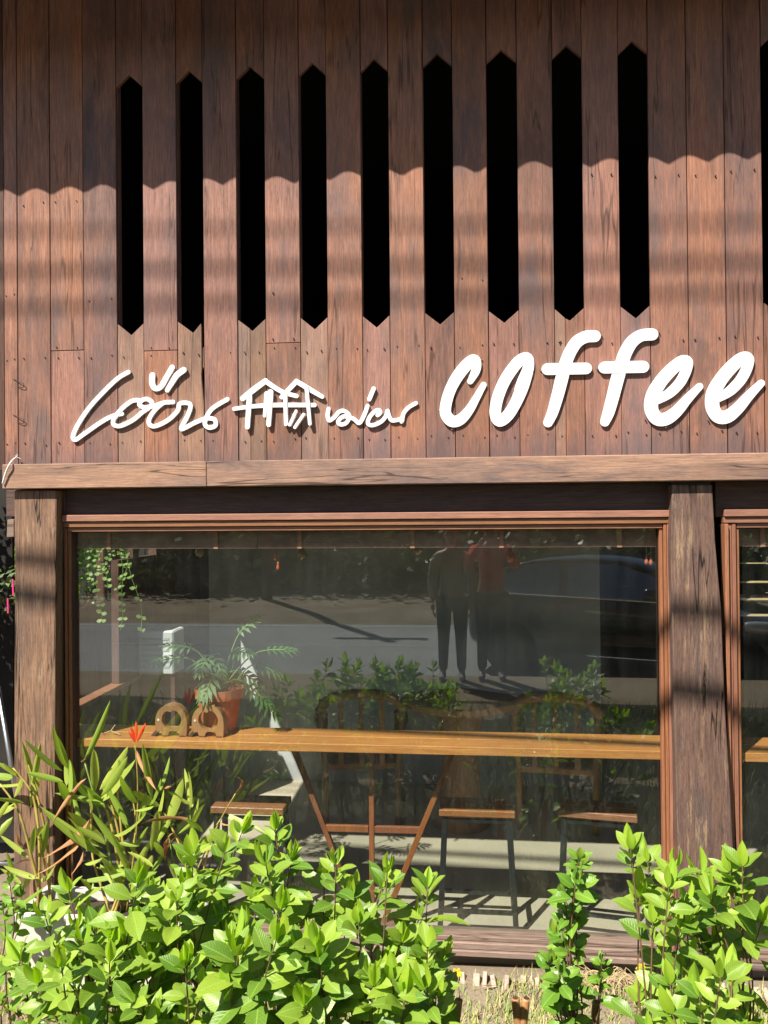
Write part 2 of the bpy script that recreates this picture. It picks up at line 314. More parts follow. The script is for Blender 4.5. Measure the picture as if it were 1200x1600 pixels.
def cat_rom(pts, n=5):
    out = []; k = len(pts)
    for i in range(k-1):
        p0, p1, p2, p3 = pts[max(i-1, 0)], pts[i], pts[i+1], pts[min(i+2, k-1)]
        for j in range(n):
            t = j/n; out.append(tuple(0.5*((2*b)+(-a+c)*t+(2*a-5*b+4*c-d)*t*t+(-a+3*b-3*c+d)*t**3) for a, b, c, d in zip(p0, p1, p2, p3)))
    out.append(tuple(pts[-1])); return out

# ------------------------------------------------------------------ setting: ground, road
def ground_z(y):
    pts = [(-400, 0.25), (-10.6, 0.25), (-9.9, 0.19), (-5.0, 0.19), (-4.75, 0.43), (-3.3, 0.43), (-2.2, 0.10), (-0.9, 0.0), (400, 0.0)]
    for (a, za), (b, zb) in zip(pts, pts[1:]):
        if a <= y <= b: return za+(zb-za)*(y-a)/(b-a)
gx = [-400, -150, -60, -30, -18]+[-12+i*0.5 for i in range(49)]+[18, 30, 60, 150, 400]
gy = [-400, -150, -60, -30, -18, -14]+[-12+i*0.3 for i in range(60)]+[8, 20, 60, 150, 400]
gv = []; gf = []
for y in gy:
    for x in gx:
        inside = y > -0.02 and -2.5 < x < 7
        zz = ground_z(y)+(0.02*noise.noise(Vector((x*1.3, y*1.3, 0))) if not (-10.3 < y < -4.6) and abs(y) < 13 else -0.03 if -10.2 < y < -4.9 else 0)
        if y > 0.05: zz -= 0.10
        gv.append((x, y, zz))
nx = len(gx)
for j in range(len(gy)-1):
    for i in range(nx-1): gf.append((j*nx+i, j*nx+i+1, (j+1)*nx+i+1, (j+1)*nx+i))
me = bpy.data.meshes.new('ground'); me.from_pydata(gv, [], gf); me.shade_smooth()
tag(link('ground', me, GROUND), 'pale bare soil with sparse grass around the wooden cafe', 'ground', kind='structure')
vv = []; vf = []; VX = [-60, -20]+[-12+i*.4 for i in range(61)]+[20, 60]; VY = [-3.35+i*.12 for i in range(21)]
for y in VY:
    for x in VX: vv.append((x, y, ground_z(y)+0.02*noise.noise(Vector((x*1.3, y*1.3, 0)))+0.012+0.03*noise.noise(Vector((x*3, y*3, 7)))*(-3.3 < y < -1.0)))
for j in range(len(VY)-1):
    for i in range(len(VX)-1): k = len(VX); vf.append((j*k+i, j*k+i+1, (j+1)*k+i+1, (j+1)*k+i))
me = bpy.data.meshes.new('grass_verge'); me.from_pydata(vv, [], vf); me.shade_smooth()
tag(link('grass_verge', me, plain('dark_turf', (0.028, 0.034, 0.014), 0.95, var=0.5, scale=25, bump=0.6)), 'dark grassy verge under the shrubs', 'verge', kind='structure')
tag(MB().box((-400, -9.85, 0.05), (400, -4.98, 0.20)).obj('road', ASPH), 'grey asphalt road mirrored in the window', 'road', kind='structure')
for yy, nm in ((-9.6, 'far'), (-5.3, 'near')):
    tag(MB().box((-400, yy-0.06, 0.200), (400, yy+0.06, 0.204)).obj('road_edge_line', MARK), 'white painted line along the %s edge of the road' % nm, 'road marking', kind='structure')
tag(MB().box((-400, -7.75, 0.200), (400, -7.67, 0.204)).obj('road_centre_line', MARK), 'white painted line down the middle of the road', 'road marking', kind='structure')
tag(MB().box((-2.32, 0.10, -0.1), (7, 5.2, 0.0)).obj('cafe_floor', FLOORM), 'bare concrete floor inside the cafe', 'floor', kind='structure')

# ------------------------------------------------------------------ the building
cafe = empty('wooden_cafe_building', (0, 0, 0), 'weathered red brown plank cafe building with arrow ended slots above big windows', 'building')
seams = [-2.351, -2.279, -2.1045, -1.928, -1.7535, -1.6155, -1.442, -1.306, -1.135, -0.993, -0.820, -0.684, -0.514, -0.380, -0.211, -0.0695, 0.0935, 0.237, 0.403, 0.5415, 0.708, 0.844, 1.0175, 1.187, 1.3535,
         1.491, 1.66, 1.80, 1.965, 2.10, 2.27, 2.44, 2.61, 2.78, 2.95]
slots = [4, 6, 8, 10, 12, 14, 16, 18, 20, 24, 26, 28]
ZT = 4.845; ZB = 2.40
ztop, ztopa = 4.317, 0.062   # shoulder height, extra height of the arrow point
zbot, zbota = 3.127, 0.058
nail_mb = MB()
def plank(x0, x1, z0, z1, m=PLANK, dy=None, poly=None, tilt=0.0):
    g = rnd.uniform(0.0010, 0.0022); dy = rnd.uniform(-0.0035, 0.003) if dy is None else dy
    j = [rnd.uniform(-0.001, 0.001) for _ in range(4)]
    p = poly or [(x0+g+j[0], z0), (x1-g+j[1], z0), (x1-g+j[2], z1), (x0+g+j[3], z1)]
    o = MB().prism(p, dy, dy+0.022).obj('plank', m, cafe, bevel=0.0018)
    return o
def nails(x0, x1, z, dy=-0.004):
    for fx in (0.2, 0.8):
        if rnd.random() < 0.85:
            cx = x0+(x1-x0)*(fx+rnd.uniform(-0.05, 0.05)); cz = z+rnd.uniform(-0.008, 0.008); r = rnd.uniform(0.0028, 0.0042)
            nail_mb.prism([(cx+r*cos(a*pi/3), cz+r*sin(a*pi/3)) for a in range(6)], dy-0.0018, dy+0.004)
for i in range(len(seams)-1):
    x0, x1 = seams[i], seams[i+1]; xm = (x0+x1)/2
    if i in slots:
        g = 0.0015
        dzz = (rnd.uniform(-0.004, 0.004))
        pt = [(x0+g, ZT), (x0+g, ztop+dzz), (xm, ztop+ztopa+dzz), (x1-g, ztop+dzz), (x1-g, ZT)]
        plank(x0, x1, 0, 0, PLANK, dy=0.003, poly=pt)
        pb = [(x0+g, ZB), (x1-g, ZB), (x1-g, zbot+dzz), (xm+0.003, zbot-zbota+dzz), (x0+g, zbot+dzz)]
        if i == 6:   # a slip of this board has broken away beside the crack
            pb = [(x0+g, ZB), (x1-g, ZB), (x1-0.004, 2.72), (x1-0.016, 2.86), (x1-0.013, 2.885), (x1-0.014, 3.095), (x1-0.016, 3.115), (xm+0.012, zbot-zbota), (x0+g, zbot)]
        if i == 8:
            xs = x0+0.062
            plank(x0, xs, 0, 0, PLANKB, dy=0.004, poly=[(x0+g, ZB), (xs-0.001, ZB), (xs-0.001, zbot-zbota+0.012), (x0+g, zbot)])
            pb = [(xs+0.001, ZB), (x1-g, ZB), (x1-g, zbot), (xm+0.003, zbot-zbota), (xs+0.001, zbot-zbota+0.008)]
        if i == 18:
            xs = x0+0.050
            plank(x0, xs, 0, 0, PLANKB, dy=0.001, poly=[(x0+g, ZB), (xs-0.001, ZB), (xs-0.001, zbot-0.045), (x0+g, zbot)])
            pb = [(xs+0.001, ZB), (x1-g, ZB), (x1-g, zbot), (xm+0.003, zbot-zbota), (xs+0.001, zbot-0.046)]
        plank(x0, x1, 0, 0, PLANKB if i in (4, 6, 8, 10) else PLANK, dy=0.002, poly=pb)
        nails(x0, x1, 2.965); nails(x0, x1, 2.53, -0.001)
        # inner edges of the slot show the thickness of the studs behind
        MB().box((x0-0.022, 0.0265, ZB), (x0+0.0004, 0.062, ZT)).obj('stud', PLANK, cafe)
    else:
        cut = {2: 3.0, 5: 2.985, 9: 3.005, 0: None}.get(i)
        if cut:
            plank(x0, x1, cut+0.0015, ZT); plank(x0, x1, ZB, cut-0.0015)
            nails(x0, x1, cut+0.02); nails(x0, x1, cut-0.03)
        else:
            plank(x0, x1, ZB, ZT); nails(x0, x1, 2.965)
        nails(x0, x1, 2.53); 
        if i % 3 == 0: nails(x0, x1, rnd.uniform(3.25, 3.3))
        if i in (1, 2, 19, 21, 22, 23): nails(x0, x1, rnd.uniform(3.72, 3.76))
MB().prism([(-1.322, 2.975), (-1.312, 3.0), (-1.312, 2.9), (-1.317, 2.89)], 0.010, 0.03).obj('sliver', PLANKB, cafe)
o = nail_mb.obj('nail_heads', NAILM, cafe); tag(o, kind='stuff')
# corner trim on the far left
MB().box((-2.385, 0.002, ZB), (-2.3535, 0.05, ZT)).obj('corner_strip', DARKZ, cafe, bevel=0.002)
# ledge: two lengths of timber
def ledge_piece(x0, x1, yf, m=LEDGE):
    zb, zt = 2.302, 2.425
    MB().box((x0, yf, zb), (x1, 0.06, zt)).obj('ledge', m, cafe, bevel=0.004)
xl = W(323, 740, -0.1).x
ledge_piece(W(3, 745, -0.1).x, xl-0.001, -0.100); ledge_piece(xl+0.001, 1.9, -0.104); ledge_piece(1.903, 5.2, -0.100)
# lower storey: lintel, posts, frames
zl0, zl1 = ZP(802, 0.02), 2.302
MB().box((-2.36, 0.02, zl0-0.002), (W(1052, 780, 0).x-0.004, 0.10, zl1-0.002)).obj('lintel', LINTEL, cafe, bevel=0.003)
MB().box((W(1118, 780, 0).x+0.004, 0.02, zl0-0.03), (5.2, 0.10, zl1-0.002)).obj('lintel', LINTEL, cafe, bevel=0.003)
def poly_from(pts, y): return [(W(a, b, y).x, W(a, b, y).z) for a, b in pts]
yp = -0.06
pl = poly_from([(22, 766), (89, 766), (87, 900), (86.5, 1100), (85, 1300), (84, 1495), (22, 1495), (21, 1300), (22, 1100), (23, 900)], yp)
MB().prism(pl, yp, 0.12).obj('post', POSTL, cafe, bevel=0.006, segs=2)
pr = poly_from([(1050, 757), (1113, 757), (1118, 850), (1127, 950), (1133, 1100), (1142, 1250), (1149, 1400), (1153, 1500), (1060, 1500), (1060, 1400), (1057, 1250), (1053, 1100), (1050, 950), (1048, 850)], yp)
MB().prism(pr, yp, 0.12).obj('post', POSTR, cafe, bevel=0.006, segs=2)
MB().box((3.70, yp, -0.1), (3.92, 0.12, 2.30)).obj('post', POSTR, cafe, bevel=0.006)
o = MB().prism(poly_from([(11, 812), (22, 811), (22, 839), (10, 840)], -0.02), -0.02, 0.05).obj('nailed_block', SILLM, cafe, bevel=0.003)
# shadowed boards beside left window
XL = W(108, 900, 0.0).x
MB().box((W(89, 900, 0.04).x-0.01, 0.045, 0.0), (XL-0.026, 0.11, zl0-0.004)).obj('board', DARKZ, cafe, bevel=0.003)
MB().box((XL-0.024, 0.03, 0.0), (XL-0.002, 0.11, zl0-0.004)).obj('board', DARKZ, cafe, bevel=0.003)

def window(x0, x1, z0, z1, first):
    """x0..x1, z0..z1 is the visible glass"""
    wl, wr = (0.030, 0.062) if first else (0.075, 0.055)
    win = MB().box((x0-wl+0.002, 0.060, z1+0.001), (x1+wr-0.002, 0.100, z1+0.020)).obj('window', DARKZ, cafe)
    top = z1+0.085
    # head: stacked mouldings
    MB().box((x0-wl, -0.012, z1+0.052), (x1+wr, 0.058, top)).obj('head_moulding', RAIL, win, bevel=0.003)
    MB().box((x0-wl, 0.000, z1+0.022), (x1+wr, 0.058, z1+0.0505)).obj('head_moulding', RAIL, win, bevel=0.003)
    MB().box((x0-0.014, 0.014, z1), (x1+0.014, 0.058, z1+0.0205)).obj('head_bead', RAIL, win, bevel=0.002)
    # jambs in strips
    def strips(xa, xb, ys):
        n = len(ys); 
        for k in range(n):
            a = xa+(xb-xa)*k/n; b2 = xa+(xb-xa)*(k+1)/n
            MB().box((min(a, b2)+0.0007, ys[k], z0-0.02), (max(a, b2)-0.0007, 0.058, z1-0.001+(0.0 if k == 0 else 0.020))).obj('jamb', JAMB, win, bevel=0.002)
    strips(x0, x0-wl, [0.022, 0.010] if first else [0.022, 0.006, 0.010, -0.012])
    strips(x1, x1+wr, [0.022, 0.006, 0.002, -0.010])
    # sill: three steps
    sl = MB().box((x0-wl, -0.012, z0-0.055), (x1+wr, 0.10, z0-0.022)).obj('sill', SILLM, win, bevel=0.004)
    MB().box((x0-wl, 0.004, z0-0.0215), (x1+wr, 0.10, z0)).obj('sill_step', SILLM, sl, bevel=0.003)
    MB().box((x0-wl, -0.022, z0-0.084), (x1+wr, 0.10, z0-0.0555)).obj('sill_step', SILLM, sl, bevel=0.004)
    MB().box((x0-0.010, 0.066, z0-0.005), (x1+0.010, 0.071, z1+0.005)).obj('pane', GLASS, win)
    return win
GX0, GX1 = W(117, 1000, 0.06).x, W(1029, 1000, 0.06).x
GZ0, GZ1 = W(800, 1457, 0.06).z, ZP(828, 0.02)
window(GX0, GX1, GZ0, GZ1, True)
HX0 = W(1153, 1000, 0.06).x
window(HX0, 3.62, GZ0, GZ1, False)
# interior shell
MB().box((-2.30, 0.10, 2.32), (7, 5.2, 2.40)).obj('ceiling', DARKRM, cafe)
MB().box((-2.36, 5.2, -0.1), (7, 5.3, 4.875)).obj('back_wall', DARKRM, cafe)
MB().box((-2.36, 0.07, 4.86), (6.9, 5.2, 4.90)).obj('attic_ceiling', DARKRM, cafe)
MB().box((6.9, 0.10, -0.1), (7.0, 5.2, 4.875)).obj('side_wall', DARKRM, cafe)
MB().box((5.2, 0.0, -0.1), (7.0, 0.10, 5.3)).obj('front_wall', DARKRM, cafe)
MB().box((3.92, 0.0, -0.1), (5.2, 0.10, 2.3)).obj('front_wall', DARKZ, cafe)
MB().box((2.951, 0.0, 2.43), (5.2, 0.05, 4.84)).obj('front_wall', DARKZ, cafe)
MB().box((-2.36, 0.06, 2.40), (-2.33, 5.2, 4.875)).obj('side_wall', DARKRM, cafe)
gxl, gxr = W(327, 1000, 2.6).x, W(938, 1000, 2.6).x
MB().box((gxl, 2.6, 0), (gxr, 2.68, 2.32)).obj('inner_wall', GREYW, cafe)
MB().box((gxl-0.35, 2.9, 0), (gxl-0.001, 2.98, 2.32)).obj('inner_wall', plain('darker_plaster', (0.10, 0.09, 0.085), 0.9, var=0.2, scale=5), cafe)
# left side wall: knee wall, sill rail, tall opening; sill panels and stud added to narrow the sun patch
MB().box((-2.36, 0.12, -0.1), (-2.30, 3.0, 1.02)).obj('knee_wall', plain('grey_brown_render', (0.13, 0.11, 0.10), 0.9, var=0.2, scale=9, bump=0.2), cafe)
MB().box((-2.37, 0.12, 1.021), (-2.285, 3.0, 1.05)).obj('sill_rail', RAIL, cafe, bevel=0.003)
MB().box((-2.36, 0.12, 2.22), (-2.30, 1.9, 2.318)).obj('header', DARKZ, cafe)
MB().box((-2.36, 1.9, 1.051), (-2.30, 3.0, 2.318)).obj('wall_panel', DARKZ, cafe)  # brought forward to keep sun off the upper grey wall
MB().box((-2.355, 1.25, 1.051), (-2.305, 1.897, 1.86)).obj('wall_panel', DARKZ, cafe)  # added to block part of the sun reaching the grey wall
MB().box((-2.35, 1.50, 1.862), (-2.31, 1.60, 2.218)).obj('stud', DARKZ, cafe)  # added to break the sun patch into separate pieces
MB().box((-2.35, 3.0, -0.1), (-2.30, 5.2, 2.32)).obj('wall_panel', DARKRM, cafe)
# roof: corrugated sheets with a wavy eave
roof = MB()
xs = [-3.05+i*0.0225 for i in range(445)]
def rw(x): return 0.038*abs(cos(pi*(x+0.03)/0.178))**1.2+0.006*noise.noise(Vector((x*2.3, 0, 0)))
RP = ((-0.55, 4.552), (0.0, 4.94), (5.6, 7.9))
for dz in (0, -0.006):
    for (y, z) in RP:
        for x in xs: roof.v.append((x, y, z+dz+rw(x)))
n = len(xs); M_ = 3*n
for r in range(2):
    for i in range(n-1):
        roof.f.append((r*n+i, r*n+i+1, (r+1)*n+i+1, (r+1)*n+i)); roof.f.append((M_+r*n+i, M_+(r+1)*n+i, M_+(r+1)*n+i+1, M_+r*n+i+1))
for i in range(n-1): roof.f.append((i, M_+i, M_+i+1, i+1))
roof.obj('corrugated_roof', plain('grey_roof_sheet', (0.035, 0.032, 0.03), 0.7, var=0.2), cafe)
MB().box((-2.36, 0.024, ZT+0.002), (6.9, 0.06, 5.15)).obj('wall_plate', DARKZ, cafe)

# ------------------------------------------------------------------ lettering
def ribbon(mb, pts, yf, depth=0.011, samples=6, taper=0.0010):
    """pts: (x, z, width) in metres; a flat-faced stroke with round ends"""
    P = cat_rom(pts, samples) if len(pts) > 2 else [tuple(a+(b-a)*t/3 for a, b in zip(*pts)) for t in range(4)]
    k = len(P); Lf = []; Rt = []
    T = []
    for i in range(k):
        a = P[max(i-1, 0)]; b = P[min(i+1, k-1)]; dx, dz = b[0]-a[0], b[1]-a[1]; l = math.hypot(dx, dz) or 1; T.append((dx/l, dz/l))
    def off(i, s): return (P[i][0]-T[i][1]*P[i][2]/2*s, P[i][1]+T[i][0]*P[i][2]/2*s)
    # main body
    n = len(mb.v)
    for i in range(k):
        y = yf+taper*i/k
        for s in (1, -1):
            q = off(i, s); mb.v.append((q[0], y, q[1]))
    for i in range(k):
        for s in (1, -1):
            q = off(i, s); mb.v.append((q[0], yf+depth, q[1]))
    for i in range(k-1):
        a = n+2*i; mb.f.append((a, a+1, a+3, a+2))
        b = n+2*k+2*i
        mb.f.append((a, a+2, b+2, b)); mb.f.append((a+1, b+1, b+3, a+3))
    for i, sg in ((0, -1), (k-1, 1)):   # round caps
        y = yf+taper*i/k; c = P[i]; r = c[2]/2; t = (T[i][0]*sg, T[i][1]*sg); nn = (-t[1], t[0])
        m = len(mb.v); S = 8; mb.v.append((c[0], y, c[1]))
        for j in range(S+1):
            an = -pi/2+pi*j/S; x = c[0]+r*(t[0]*cos(an)+nn[0]*sin(an)); z = c[1]+r*(t[1]*cos(an)+nn[1]*sin(an))
            mb.v.append((x, y, z)); mb.v.append((x, yf+depth, z))
        for j in range(S):
            mb.f.append((m, m+1+2*j, m+3+2*j)); mb.f.append((m+1+2*j, m+2+2*j, m+4+2*j, m+3+2*j))
def strokes(parent, name, ox, oy, sc, lst, label=None, wmul=1.0, wadd=0):
    mb = MB()
    for k, st in enumerate(lst):
        yf = -0.0155-0.0013*k
        q = []
        for p in st:
            a = W(ox+p[0]/sc, oy+p[1]/sc, -0.015); q.append((a.x, a.z, ((p[2] if len(p) > 2 else 28)*wmul+wadd)/sc/324.0))
        ribbon(mb, q, yf, depth=-yf-0.004)
    o = mb.obj(name, WHITE, parent)
    if label: o['label'] = label
    return o
sgn = empty('coffee_sign', W(940, 600, 0), 'large white raised word coffee in slanted handwriting on the plank wall', 'sign')
a7, b7 = (670, 500, 4.444), (920, 500, 4.2857)
def rel(o, p):   # keep world placement under a moved parent
    o.parent = p; o.matrix_parent_inverse = Matrix.Translation(-Vector(p.location)); return o
rel(strokes(None, 'letter', *a7, [[(288, 425, 42), (322, 360, 60), (332, 310, 64), (312, 277, 78), (262, 312, 82), (203, 385, 82), (153, 475, 78), (122, 570, 78), (117, 650, 78), (160, 702, 80), (220, 690, 76), (280, 625, 64), (330, 540, 52), (380, 450, 42)]], 'letter c'), sgn)
rel(strokes(None, 'letter', *a7, [[(625, 480, 60), (655, 420, 78), (690, 335, 76), (686, 265, 72), (635, 278, 78), (572, 350, 80), (515, 445, 80), (474, 555, 80), (462, 650, 78), (490, 702, 76), (545, 665, 80), (600, 580, 80), (648, 470, 84), (688, 360, 72)]], 'letter o'), sgn)
rel(strokes(None, 'letter', *a7, [[(1152, 112, 80), (1092, 116, 82), (1030, 150, 84), (985, 215, 84), (950, 300, 84), (925, 400, 86), (895, 520, 82), (860, 640, 74), (828, 712, 64)], [(824, 341, 80), (1092, 336, 78)]], 'first letter f'), sgn)
rel(strokes(None, 'letter', *b7, [[(424, 96, 78), (352, 103, 78), (290, 145, 82), (245, 220, 84), (215, 310, 84), (190, 400, 84), (160, 520, 80), (132, 620, 74), (108, 682, 60)], [(105, 318, 78), (363, 313, 78)]], 'second letter f'), sgn)
rel(strokes(None, 'letter', *b7, [[(462, 535, 54), (540, 490, 64), (610, 420, 66), (650, 340, 68), (658, 280, 72), (618, 280, 78), (550, 335, 82), (480, 415, 84), (428, 510, 88), (420, 600, 86), (458, 660, 86), (520, 660, 84), (590, 610, 74), (660, 530, 60), (742, 445, 46)]], 'first letter e'), sgn)
rel(strokes(None, 'letter', *b7, [[(872, 520, 54), (950, 472, 64), (1020, 398, 66), (1060, 318, 68), (1066, 258, 72), (1026, 256, 78), (960, 310, 82), (888, 395, 84), (836, 490, 88), (830, 585, 86), (868, 645, 86), (930, 645, 84), (1000, 590, 74), (1075, 505, 60), (1155, 423, 46)]], 'second letter e'), sgn)
pm_ = MB()
for o_, pts_ in ((a7, [(367, 275), (70, 627), (595, 262), (775, 350), (1170, 340), (160, 762), (905, 150), (820, 152)]), (b7, [(62, 330), (470, 82), (86, 105), (378, 665), (800, 672), (515, 720), (610, 238), (990, 232)])):
    for a_, b_ in pts_:
        q_ = W(o_[0]+a_/o_[2], o_[1]+b_/o_[2], -.004); pm_.prism([(q_.x+.0032*cos(k*pi/3), q_.z+.0032*sin(k*pi/3)) for k in range(6)], -.012, .002)
rel(pm_.obj('fixing_pins', STEELM), sgn)
tsg = empty('thai_sign', W(380, 630, 0), 'white raised handwritten Thai lettering with a small house drawing on the plank wall', 'sign')
a5 = (80, 540, 4.0); a6 = (350, 540, 3.636)
rel(strokes(None, 'lettering', *a5, [[(482, 165), (415, 205), (330, 285), (235, 390), (165, 495), (135, 565), (150, 588), (200, 555), (300, 485), (370, 445), (440, 425)]], 'first long Thai stroke'), tsg)
rel(strokes(None, 'lettering', *a5, [[(440, 395), (395, 450), (388, 490), (430, 502), (510, 465), (570, 415), (612, 385), (630, 358), (600, 334), (565, 342), (550, 368), (580, 385), (640, 377), (700, 358), (760, 352)], [(395, 452), (440, 395), (500, 348), (545, 340)]], 'looped Thai letter'), tsg)
rel(strokes(None, 'lettering', *a5, [[(740, 354), (700, 358), (650, 400), (615, 450), (612, 490), (650, 503), (730, 465), (790, 405), (800, 365), (840, 357), (870, 372), (855, 430), (812, 515), (835, 514), (900, 480), (970, 455), (1020, 462), (1025, 500), (985, 512), (960, 490), (970, 445), (1010, 390), (1100, 335)]], 'joined Thai letters'), tsg)
rel(strokes(None, 'tone_mark', *a5, [[(632, 185, 38), (630, 235, 38), (650, 268, 34), (685, 255, 34), (720, 195, 34), (755, 135, 34)], [(828, 152, 38), (785, 185, 38), (755, 230, 34), (725, 278, 30)]]), tsg)
rel(strokes(None, 'house_emblem', *a6, [[(105, 300, 30), (165, 252, 34), (235, 200, 30)], [(235, 202, 28), (330, 262, 26), (412, 286, 24)], [(328, 292, 26), (412, 203, 28)], [(412, 203, 28), (490, 250, 28), (558, 290, 24)],
    [(58, 360, 22), (160, 346, 24), (300, 338, 26), (515, 338, 24)], [(146, 290, 30), (134, 462, 28)], [(266, 265, 32), (255, 450, 26)], [(244, 272, 24), (232, 400, 18)], [(350, 280, 24), (353, 448, 20)], [(470, 235, 22), (490, 445, 20)], [(412, 372, 15), (375, 452, 17)], [(455, 392, 17), (405, 466, 18)]], 'small drawing of two gabled stilt houses'), tsg)
rel(strokes(None, 'lettering', *a6, [[(594, 358), (588, 395), (597, 425), (625, 408), (655, 375), (685, 372), (712, 400), (695, 438), (662, 448), (648, 430), (680, 402), (735, 415), (768, 440), (795, 395), (815, 342)], [(872, 395), (888, 380), (878, 366), (856, 374), (826, 408), (818, 442), (846, 452), (895, 430), (922, 395), (928, 368), (938, 400), (955, 425), (1000, 420), (1010, 432), (1020, 385), (1050, 350), (1090, 327)], [(1000, 418, 30), (1012, 424, 30)]], 'last Thai word', wmul=0.82), tsg)
rel(strokes(None, 'tone_mark', *a6, [[(850, 244, 25), (825, 304, 25)]]), tsg)

# ------------------------------------------------------------------ blinds, bulbs, knobs
def blind(x0, x1, label, zt=None, n=14, bands=(), yy=0.092):
    r = empty('rolled_blind', ((x0+x1)/2, yy, 2.1), label, 'blind')
    zt = GZ1+0.03; zb = ZP(850, yy)-0.012
    m = MB(); k = 15
    for i in range(k):
        z = zt+(zb-zt)*i/(k-1); m.box((x0, yy-0.006+rnd.uniform(-.002, .002), z-0.0022), (x1, yy+0.012, z+0.0022))
    m.box((x0, yy+0.002, zb), (x1, yy+0.004, zt))
    rel(tag(m.obj('slats', SLATM), kind='stuff'), r)
    rel(MB().box((x0, yy-0.012, zb-0.006), (x1, yy+0.012, zb-0.0025)).obj('bottom_rail', BANDM), r)
    for b in bands:
        rel(MB().box((b-0.011, yy-0.016, zb-0.008), (b+0.011, yy+0.014, zt)).obj('strap', BANDM), r)
    return r
bl = [W(px, 840, 0.11).x for px in (174, 340, 470, 645, 783, 966)]
blind(GX0+0.005, W(404, 840, .11).x-0.002, 'leftmost rolled brown bamboo blind at the top of the large window, above the trailing vine', bands=bl[:2])
blind(W(404, 840, .11).x+0.002, W(712, 840, .11).x-0.002, 'middle rolled brown bamboo blind at the top of the large window', bands=bl[2:4])
blind(W(712, 840, .11).x+0.002, GX1-0.003, 'right rolled brown bamboo blind in the large window, ending at the two pull knobs', bands=bl[4:])
blind(HX0+0.004, 3.6, 'rolled brown bamboo blind at the top of the right hand window', bands=[W(1188, 840, .11).x, 2.2, 3.0])
def knob(px, py, label):
    p = W(px, py, 0.13); r = empty('blind_pull', p, label, 'blind pull', 'wooden pulls on the blind cords')
    MB().tube([(0, 0, 0.02), (0.0, 0, 2.08-p.z)], 0.0013, 5).obj('cord', CORDM, r)
    MB().lathe((0, 0, 0), [(0.001, -0.020), (0.008, -0.017), (0.010, -0.006), (0.006, 0.006), (0.005, 0.012), (0.007, 0.018), (0.001, 0.022)], 12).obj('knob', KNOBM, r, smooth=True)
knob(430.5, 870, 'upper left small orange wooden blind pull of the left pair'); knob(434.5, 885, 'lower orange wooden blind pull of the left pair, hanging longest')
knob(1010, 876, 'left one of the two orange wooden pulls by the right jamb'); knob(1017, 877, 'right one of the two orange wooden pulls by the right jamb')
BULB = plain('amber_bulb_glass', (0.30, 0.22, 0.08), 0.08, 0, 0.8)
for px, py, w_ in ((312, 860, 'behind the second strap of the blind, nearest the vine'), (472, 864, 'between the left pulls and the middle of the window'), (652, 857, 'above the left standing figure in the glass'), (797, 868, 'right of the red figure in the glass')):
    p = W(px, py, 0.9); r = empty('pendant_bulb', p, 'small amber glass pendant bulb '+w_, 'bulb', 'pendant bulbs above the window table')
    MB().tube([(0, 0, 0.04), (0, 0, 2.32-p.z)], 0.003, 6).obj('flex', BLACKM, r)
    MB().lathe((0, 0, 0), [(0.012, 0.06), (0.013, 0.032), (0.011, 0.03)], 10).obj('socket', BLACKM, r, smooth=True)
    MB().lathe((0, 0, 0), [(0.011, 0.03), (0.024, 0.008), (0.030, -0.012), (0.022, -0.034), (0.001, -0.042)], 14).obj('glass', BULB, r, smooth=True)

# ------------------------------------------------------------------ window table, stools
ty0 = 0.078
TZ = ZP(1164, ty0, 585)
tx0 = -2.29
tb = empty('window_table', (0, ty0, 0), 'long narrow orange brown plank table along the inside of the window', 'table')
def par(o, p): return rel(o, p)
for (a, b) in ((0.0, 0.138), (0.141, 0.28)):
    bk = 0.0 if a == 0 else 0.22
    par(MB().prism([(0, 0), (1, 0), (1, 1), (0, 1)], 0, 1).obj('_tmp', TABLEM), tb) if False else None
    m = MB(); z0, z1 = TZ-0.042, TZ; ya, yb = ty0+a, ty0+b
    xa, xb = tx0, tx0; X1 = 3.4
    m.v += [(xa, ya, z0), (X1, ya, z0), (X1, yb, z0), (xb, yb, z0), (xa, ya, z1), (X1, ya, z1), (X1, yb, z1), (xb, yb, z1)]
    m.f += [(0, 3, 2, 1), (4, 5, 6, 7), (0, 1, 5, 4), (1, 2, 6, 5), (2, 3, 7, 6), (3, 0, 4, 7)]
    par(m.obj('tabletop_board', TABLEM, bevel=0.003), tb)
yr = 0.30
def rod(p, q, nm='brace'):
    a = W(p[0], p[1], yr); b = W(q[0], q[1], yr); par(MB().bar(a, b, 0.024, 0.03).obj(nm, RODM, bevel=0.002), tb)
zf = 0.0
for (tp, bt) in (((462, 1176), (563, 1436)), ((580.5, 1180), (581.5, 1436)), ((704, 1184), (600, 1440))):
    a = W(*tp, yr); b = W(*bt, yr); a = b+(a-b)*((TZ-0.043-b.z)/(a.z-b.z)); b.z = 0.052
    par(MB().bar(a, b, 0.026, 0.032).obj('brace', RODM, bevel=0.002), tb)
c0, c1, c2 = W(506, 1293, yr), W(580, 1295, yr), W(662, 1297, yr)
par(MB().bar((c0.x, yr, c0.z), (c1.x-0.014, yr, c1.z), 0.034, 0.022).obj('crossbar', RODM, bevel=0.002), tb)
par(MB().bar((c1.x+0.014, yr, c1.z), (c2.x, yr, c2.z), 0.034, 0.022).obj('crossbar', RODM, bevel=0.002), tb)
bx = W(563, 1436, yr).x; par(MB().box((bx-0.10, yr-0.035, 0.001), (bx+0.18, yr+0.035, 0.051)).obj('foot_plate', RODM, bevel=0.002), tb)
par(MB().box((2.6, 0.12, 0), (2.66, 0.33, TZ-0.043)).obj('leg', RODM, bevel=0.002), tb)
par(MB().box((tx0+0.35, 0.322, TZ-.09), (3.3, 0.345, TZ-0.043)).obj('apron', BLACKM), tb)

